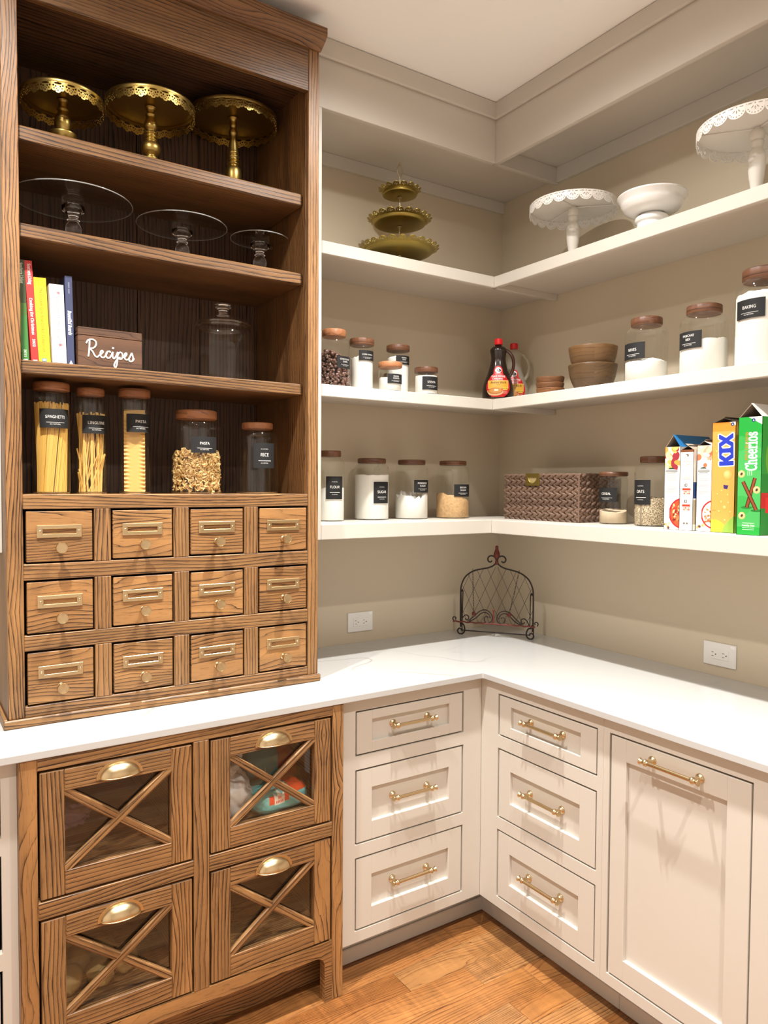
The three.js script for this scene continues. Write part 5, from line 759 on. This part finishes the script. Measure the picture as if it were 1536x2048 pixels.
// ---------------------------------------------------------------- wrought-iron cookbook stand
{ const t = thing('cookbook_stand', 'dark wrought-iron cookbook stand with lattice back and scrolls in the corner', 'stand', [-0.2839, CT, 0.0871], -Math.atan2(0.807, 0.59));
  const C0 = 0.1485, mir = (l) => l.map(([x, y, z = 0]) => [2 * C0 - x, y, z]);
  const arch = [[-0.004, 0.03, 0], [-0.0055, 0.1, 0], [-0.005, 0.185, 0], [-0.002, 0.21, 0], [0.012, 0.242, 0], [0.03, 0.26, 0], [0.055, 0.274, 0], [0.085, 0.282, 0], [0.115, 0.289, 0], [0.134, 0.298, 0], [0.144, 0.309, 0], [0.146, 0.322, 0], [0.14, 0.334, 0], [0.127, 0.3395, 0], [0.115, 0.335, 0], [0.1105, 0.325, 0], [0.1145, 0.315, 0], [0.124, 0.313, 0], [0.128, 0.319, 0]];
  part('arch', merge([arch, mir(arch)].map((l) => tube(l, 0.0033, 110, 7)).concat(rod([-0.0038, 0.04, 0], [-0.0038, 0.03, 0], 0.0033))), M.iron, t);
  part('finial', lathe(smoothProfile([[0.0005, 0.302], [0.006, 0.303], [0.0065, 0.318], [0.003, 0.326], [0.008, 0.332], [0.0128, 0.341], [0.0128, 0.35], [0.009, 0.361], [0.0062, 0.37], [0.0068, 0.377], [0.004, 0.382], [0.0002, 0.383]], 40), 20).translate(C0, 0, 0), M.rust, t);
  const topY = (s) => { const u = Math.abs(s - C0); return u < 0.03 ? 0.295 - u * 0.2 : u < 0.118 ? mix(0.29, 0.26, ((u - 0.03) / 0.088) ** 1.6) : mix(0.26, 0.19, clamp((u - 0.118) / 0.035) ** 1.3); };
  const wires = []; for (const k of [-1, 1]) for (let i = -6; i <= 8; i++) { let a = null, b = null; for (let y = 0.055; y < 0.3; y += 0.002) { const s = C0 + i * 0.0473 * 1 + k * (y - 0.302) * 0.4575; if (s > -0.004 && s < 0.301 && y < topY(s)) { if (!a) a = [s, y]; b = [s, y]; } } if (a && b && b[1] - a[1] > 0.012) wires.push(rod([a[0], a[1], k * 0.0006], [b[0], b[1], k * 0.0006], 0.0008, 5)); }
  part('lattice', merge(wires), M.iron, t);
  const foot = [[-0.004, 0.045, 0.0], [0.008, 0.043, 0.004], [0.015, 0.03, 0.008], [0.015, 0.014, 0.01], [0.005, 0.003, 0.01], [-0.008, 0.0035, 0.01], [-0.0145, 0.015, 0.01], [-0.008, 0.0255, 0.01], [0.001, 0.0235, 0.01], [0.002, 0.017, 0.01]];
  part('foot_scroll', tube(foot, 0.0032, 70, 7), M.iron, t); part('foot_scroll', tube(foot.map(([x, y, z]) => [0.293 - x, y, z]), 0.0032, 70, 7), M.iron, t);
  for (const s of [-0.004, 0.301]) part('back_foot', tube([[s, 0.19, -0.002], [s, 0.1, -0.014], [s, 0.0035, -0.028]], 0.002, 20, 6), M.iron, t);
  part('bottom_bar', rod([0, 0.018, 0.01], [0.294, 0.018, 0.01], 0.0026, 7), M.iron, t);
  const twist = []; for (let i = 0; i <= 60; i++) { const s = -0.029 + i / 60 * 0.345; twist.push([s, 0.0575 + 0.0012 * Math.sin(i * 1.05), 0.03 + 0.0012 * Math.cos(i * 1.05)]); }
  part('ledge', merge([tube(twist, 0.0034, 160, 7), ...[0, 0.1, 0.2, 0.297].map((s) => rod([s, 0.056, 0], [s, 0.056, 0.03], 0.0024))]), M.rust, t);
  const scroll = [[0.035, 0.062, 0.03], [0.06, 0.084, 0.03], [0.085, 0.107, 0.03], [0.105, 0.1145, 0.03], [0.125, 0.108, 0.03], [0.138, 0.09, 0.03], [0.136, 0.07, 0.03], [0.122, 0.061, 0.03], [0.108, 0.066, 0.03], [0.105, 0.08, 0.03], [0.115, 0.088, 0.03], [0.123, 0.082, 0.03]];
  const inner = [[0.04, 0.06, 0.03], [0.068, 0.077, 0.03], [0.092, 0.099, 0.03], [0.108, 0.104, 0.03], [0.124, 0.096, 0.03], [0.131, 0.08, 0.03]];
  const small = [[0.006, 0.062, 0.03], [0.014, 0.078, 0.03], [0.026, 0.088, 0.03], [0.037, 0.083, 0.03], [0.037, 0.071, 0.03], [0.028, 0.067, 0.03], [0.024, 0.074, 0.03]], tiny = [[-0.027, 0.06, 0.03], [-0.031, 0.07, 0.03], [-0.025, 0.077, 0.03], [-0.017, 0.073, 0.03], [-0.019, 0.065, 0.03]];
  for (const l of [scroll, inner, small, tiny]) { part('scroll', tube(l, 0.0024, 60, 6), M.iron, t); part('scroll', tube(mir(l), 0.0024, 60, 6), M.iron, t); }
  part('centre_post', merge([rod([C0 - 0.005, 0.058, 0.03], [C0 - 0.005, 0.112, 0.03], 0.003), new THREE.SphereGeometry(0.005, 12, 8).translate(C0 - 0.005, 0.115, 0.03)]), M.rust, t);
  const flower = merge([new THREE.SphereGeometry(0.0055, 12, 8), ...[0, 1, 2, 3, 4].map((i) => new THREE.SphereGeometry(0.0042, 8, 6).translate(Math.cos(i * 1.257) * 0.0055, Math.sin(i * 1.257) * 0.0055, -0.001))]);
  for (const [s, y, top] of [[0.061, 0.096, [0.047, 0.276]], [0.2095, 0.1, [0.2445, 0.279]]]) { const f = part('rosette', flower, M.rust, t); f.position.set(s, y, 0.034);
    const links = [], a = V(top[0], top[1] + 0.004, 0.004), b = V(s, y, 0.034), n = 17, q = new THREE.Quaternion().setFromUnitVectors(V(0, 1, 0), b.clone().sub(a).normalize()), L = a.distanceTo(b); for (let i = 0; i < n; i++) { const g = new THREE.TorusGeometry(0.0042, 0.0008, 5, 12).scale(0.62, L / n / 0.0084 * 1.12, 1); g.rotateY(i % 2 ? Math.PI / 2 : 0); g.applyQuaternion(q); const p = a.clone().lerp(b, (i + 0.5) / n); links.push(g.translate(p.x, p.y, p.z)); } part('chain', merge(links), M.iron, t); }
  for (const s of [0.0055, 0.2915]) part('side_rail', merge([rod([s, 0.056, 0.012], [s, 0.185, 0.002], 0.0024), new THREE.SphereGeometry(0.0055, 10, 8).translate(s - Math.sign(C0 - s) * 0.004, 0.186, 0.001)]), M.iron, t); }

// ---------------------------------------------------------------- things in the glass-fronted drawers
function lump(r, n, amp, f, s) { const g = new THREE.SphereGeometry(1, n, Math.round(n * 0.7)); const p = g.attributes.position, v = V(); for (let i = 0; i < p.count; i++) { v.fromBufferAttribute(p, i); const q = 1 + amp * (noise(v.x * f + s, v.y * f + v.z * f * 1.7) + 0.6 * noise(v.x * f * 2.3 + v.z * f * 2, v.y * f * 2.1 + s)); p.setXYZ(i, v.x * r[0] * q, v.y * r[1] * q, v.z * r[2] * q); } g.computeVertexNormals(); return g; }
const film = new THREE.MeshPhysicalMaterial({ color: lin(0.8, 0.74, 0.66), transmission: 0.35, thickness: 0, roughness: 0.4, ior: 1.45 });
{ const bagLabel = canvasTex(512, 256, (c, w, h) => { fillR(c, '#79c4bd', 0, 0, w, h); c.fillStyle = '#e8552c'; c.fillRect(w * 0.62, 0, w * 0.38, h * 0.5); c.fillRect(w * 0.22, h * 0.46, w * 0.34, h * 0.2); c.fillStyle = '#f2ead8'; c.beginPath(); c.moveTo(w * 0.3, h * 0.7); c.lineTo(w * 0.3, h * 0.4); c.lineTo(w * 0.35, h * 0.48); c.lineTo(w * 0.39, h * 0.3); c.lineTo(w * 0.43, h * 0.48); c.lineTo(w * 0.48, h * 0.4); c.lineTo(w * 0.48, h * 0.7); c.fill(); for (let i = 0; i < 3; i++) fillR(c, '#e8552c', w * (0.365 + i * 0.02), h * 0.5, w * 0.012, h * 0.07); for (let i = 0; i < 5; i++) fillR(c, '#e8552c', w * (0.325 + i * 0.027), h * 0.6, w * 0.017, h * 0.06); });
  const mat = std({ map: bagLabel, roughness: 0.35 }), loaf = (s) => { const R = [0.088, 0.036, 0.07], g = new THREE.SphereGeometry(1, 48, 32), p = g.attributes.position, uv = g.attributes.uv, pw = (q) => Math.sign(q) * Math.pow(Math.abs(q), 0.55); for (let i = 0; i < p.count; i++) { const x = pw(p.getX(i)), y = pw(p.getY(i)), z = pw(p.getZ(i)), q = 1 + 0.05 * noise(x * 3 + s, z * 3 + y * 2) + 0.03 * noise(x * 9 + s, y * 7 + z * 5); p.setXYZ(i, x * R[0] * q, y * R[1] * q, z * R[2] * q); uv.setXY(i, clamp(x * 0.46 + 0.5), clamp(0.42 + y * 0.32 - z * 0.1)); } g.computeVertexNormals(); return g; };
  solo('bread_bag', loaf(3), mat, 'teal bread bag with orange print lying on top, seen through upper right glass', 'bread bag', [-1.365, 0.626, 0.53], 0.12);
  solo('bread_bag', loaf(8), std({ map: bagLabel, color: lin(0.5, 0.6, 0.6), roughness: 0.35 }), 'darker teal bread bag standing at the back right, upper right drawer', 'bread bag', [-1.325, 0.668, 0.4], -0.25).rotation.x = 0.75;
  solo('bread_loaf', lump([0.07, 0.045, 0.06], 30, 0.08, 3, 4), std({ color: lin(0.3, 0.14, 0.04), roughness: 0.6 }), 'brown bread loaf behind the teal bags', 'bread', [-1.32, 0.72, 0.22]);
  const b = thing('plastic_bag', 'crumpled white knotted plastic bag at the left, upper right drawer', 'bag', [-1.505, 0.5875, 0.525]);
  part('bag_body', lump([0.068, 0.072, 0.066], 48, 0.11, 3, 6).translate(0, 0.068, 0), film, b); part('bag_ears', merge([lump([0.018, 0.04, 0.015], 20, 0.25, 3, 2).rotateZ(-0.3).translate(0.02, 0.155, 0), lump([0.03, 0.02, 0.02], 20, 0.25, 3, 9).translate(-0.01, 0.14, 0.01)]), film, b);
  part('bag_filling', lump([0.052, 0.06, 0.052], 24, 0.12, 4, 6).translate(0, 0.062, 0), std({ color: lin(0.62, 0.56, 0.5), roughness: 0.8 }), b);
  const pk = thing('pink_packet', 'pale pink crumpled packet lying in the upper left drawer', 'packet', [-1.905, 0.5875, 0.34]); part('packet', lump([0.055, 0.028, 0.05], 30, 0.25, 3.5, 12).translate(0, 0.03, 0), std({ color: lin(0.5, 0.3, 0.32), roughness: 0.4 }), pk);
  const r = rng(41), spots = [[-1.935, 0.5], [-1.86, 0.52], [-1.9, 0.43], [-1.79, 0.49], [-1.83, 0.42], [-1.93, 0.36]];
  spots.forEach(([x, z], i) => { solo('potato', lump([0.04 + r() * 0.01, 0.031, 0.034], 24, 0.1, 1.6, i * 3 + 1).rotateX(0), std({ color: lin(0.42, 0.27, 0.09), roughness: 0.6 }), 'yellow-brown potato lying in the lower left glass-fronted drawer', 'potato', [x, 0.2254 + 0.03, z], r() * 3, 'potatoes in the lower left drawer'); }); }

scene.traverse((o) => { if (o.isMesh) { o.castShadow = o.name !== 'diffuser'; o.receiveShadow = true; } });
renderer.render(scene, camera);
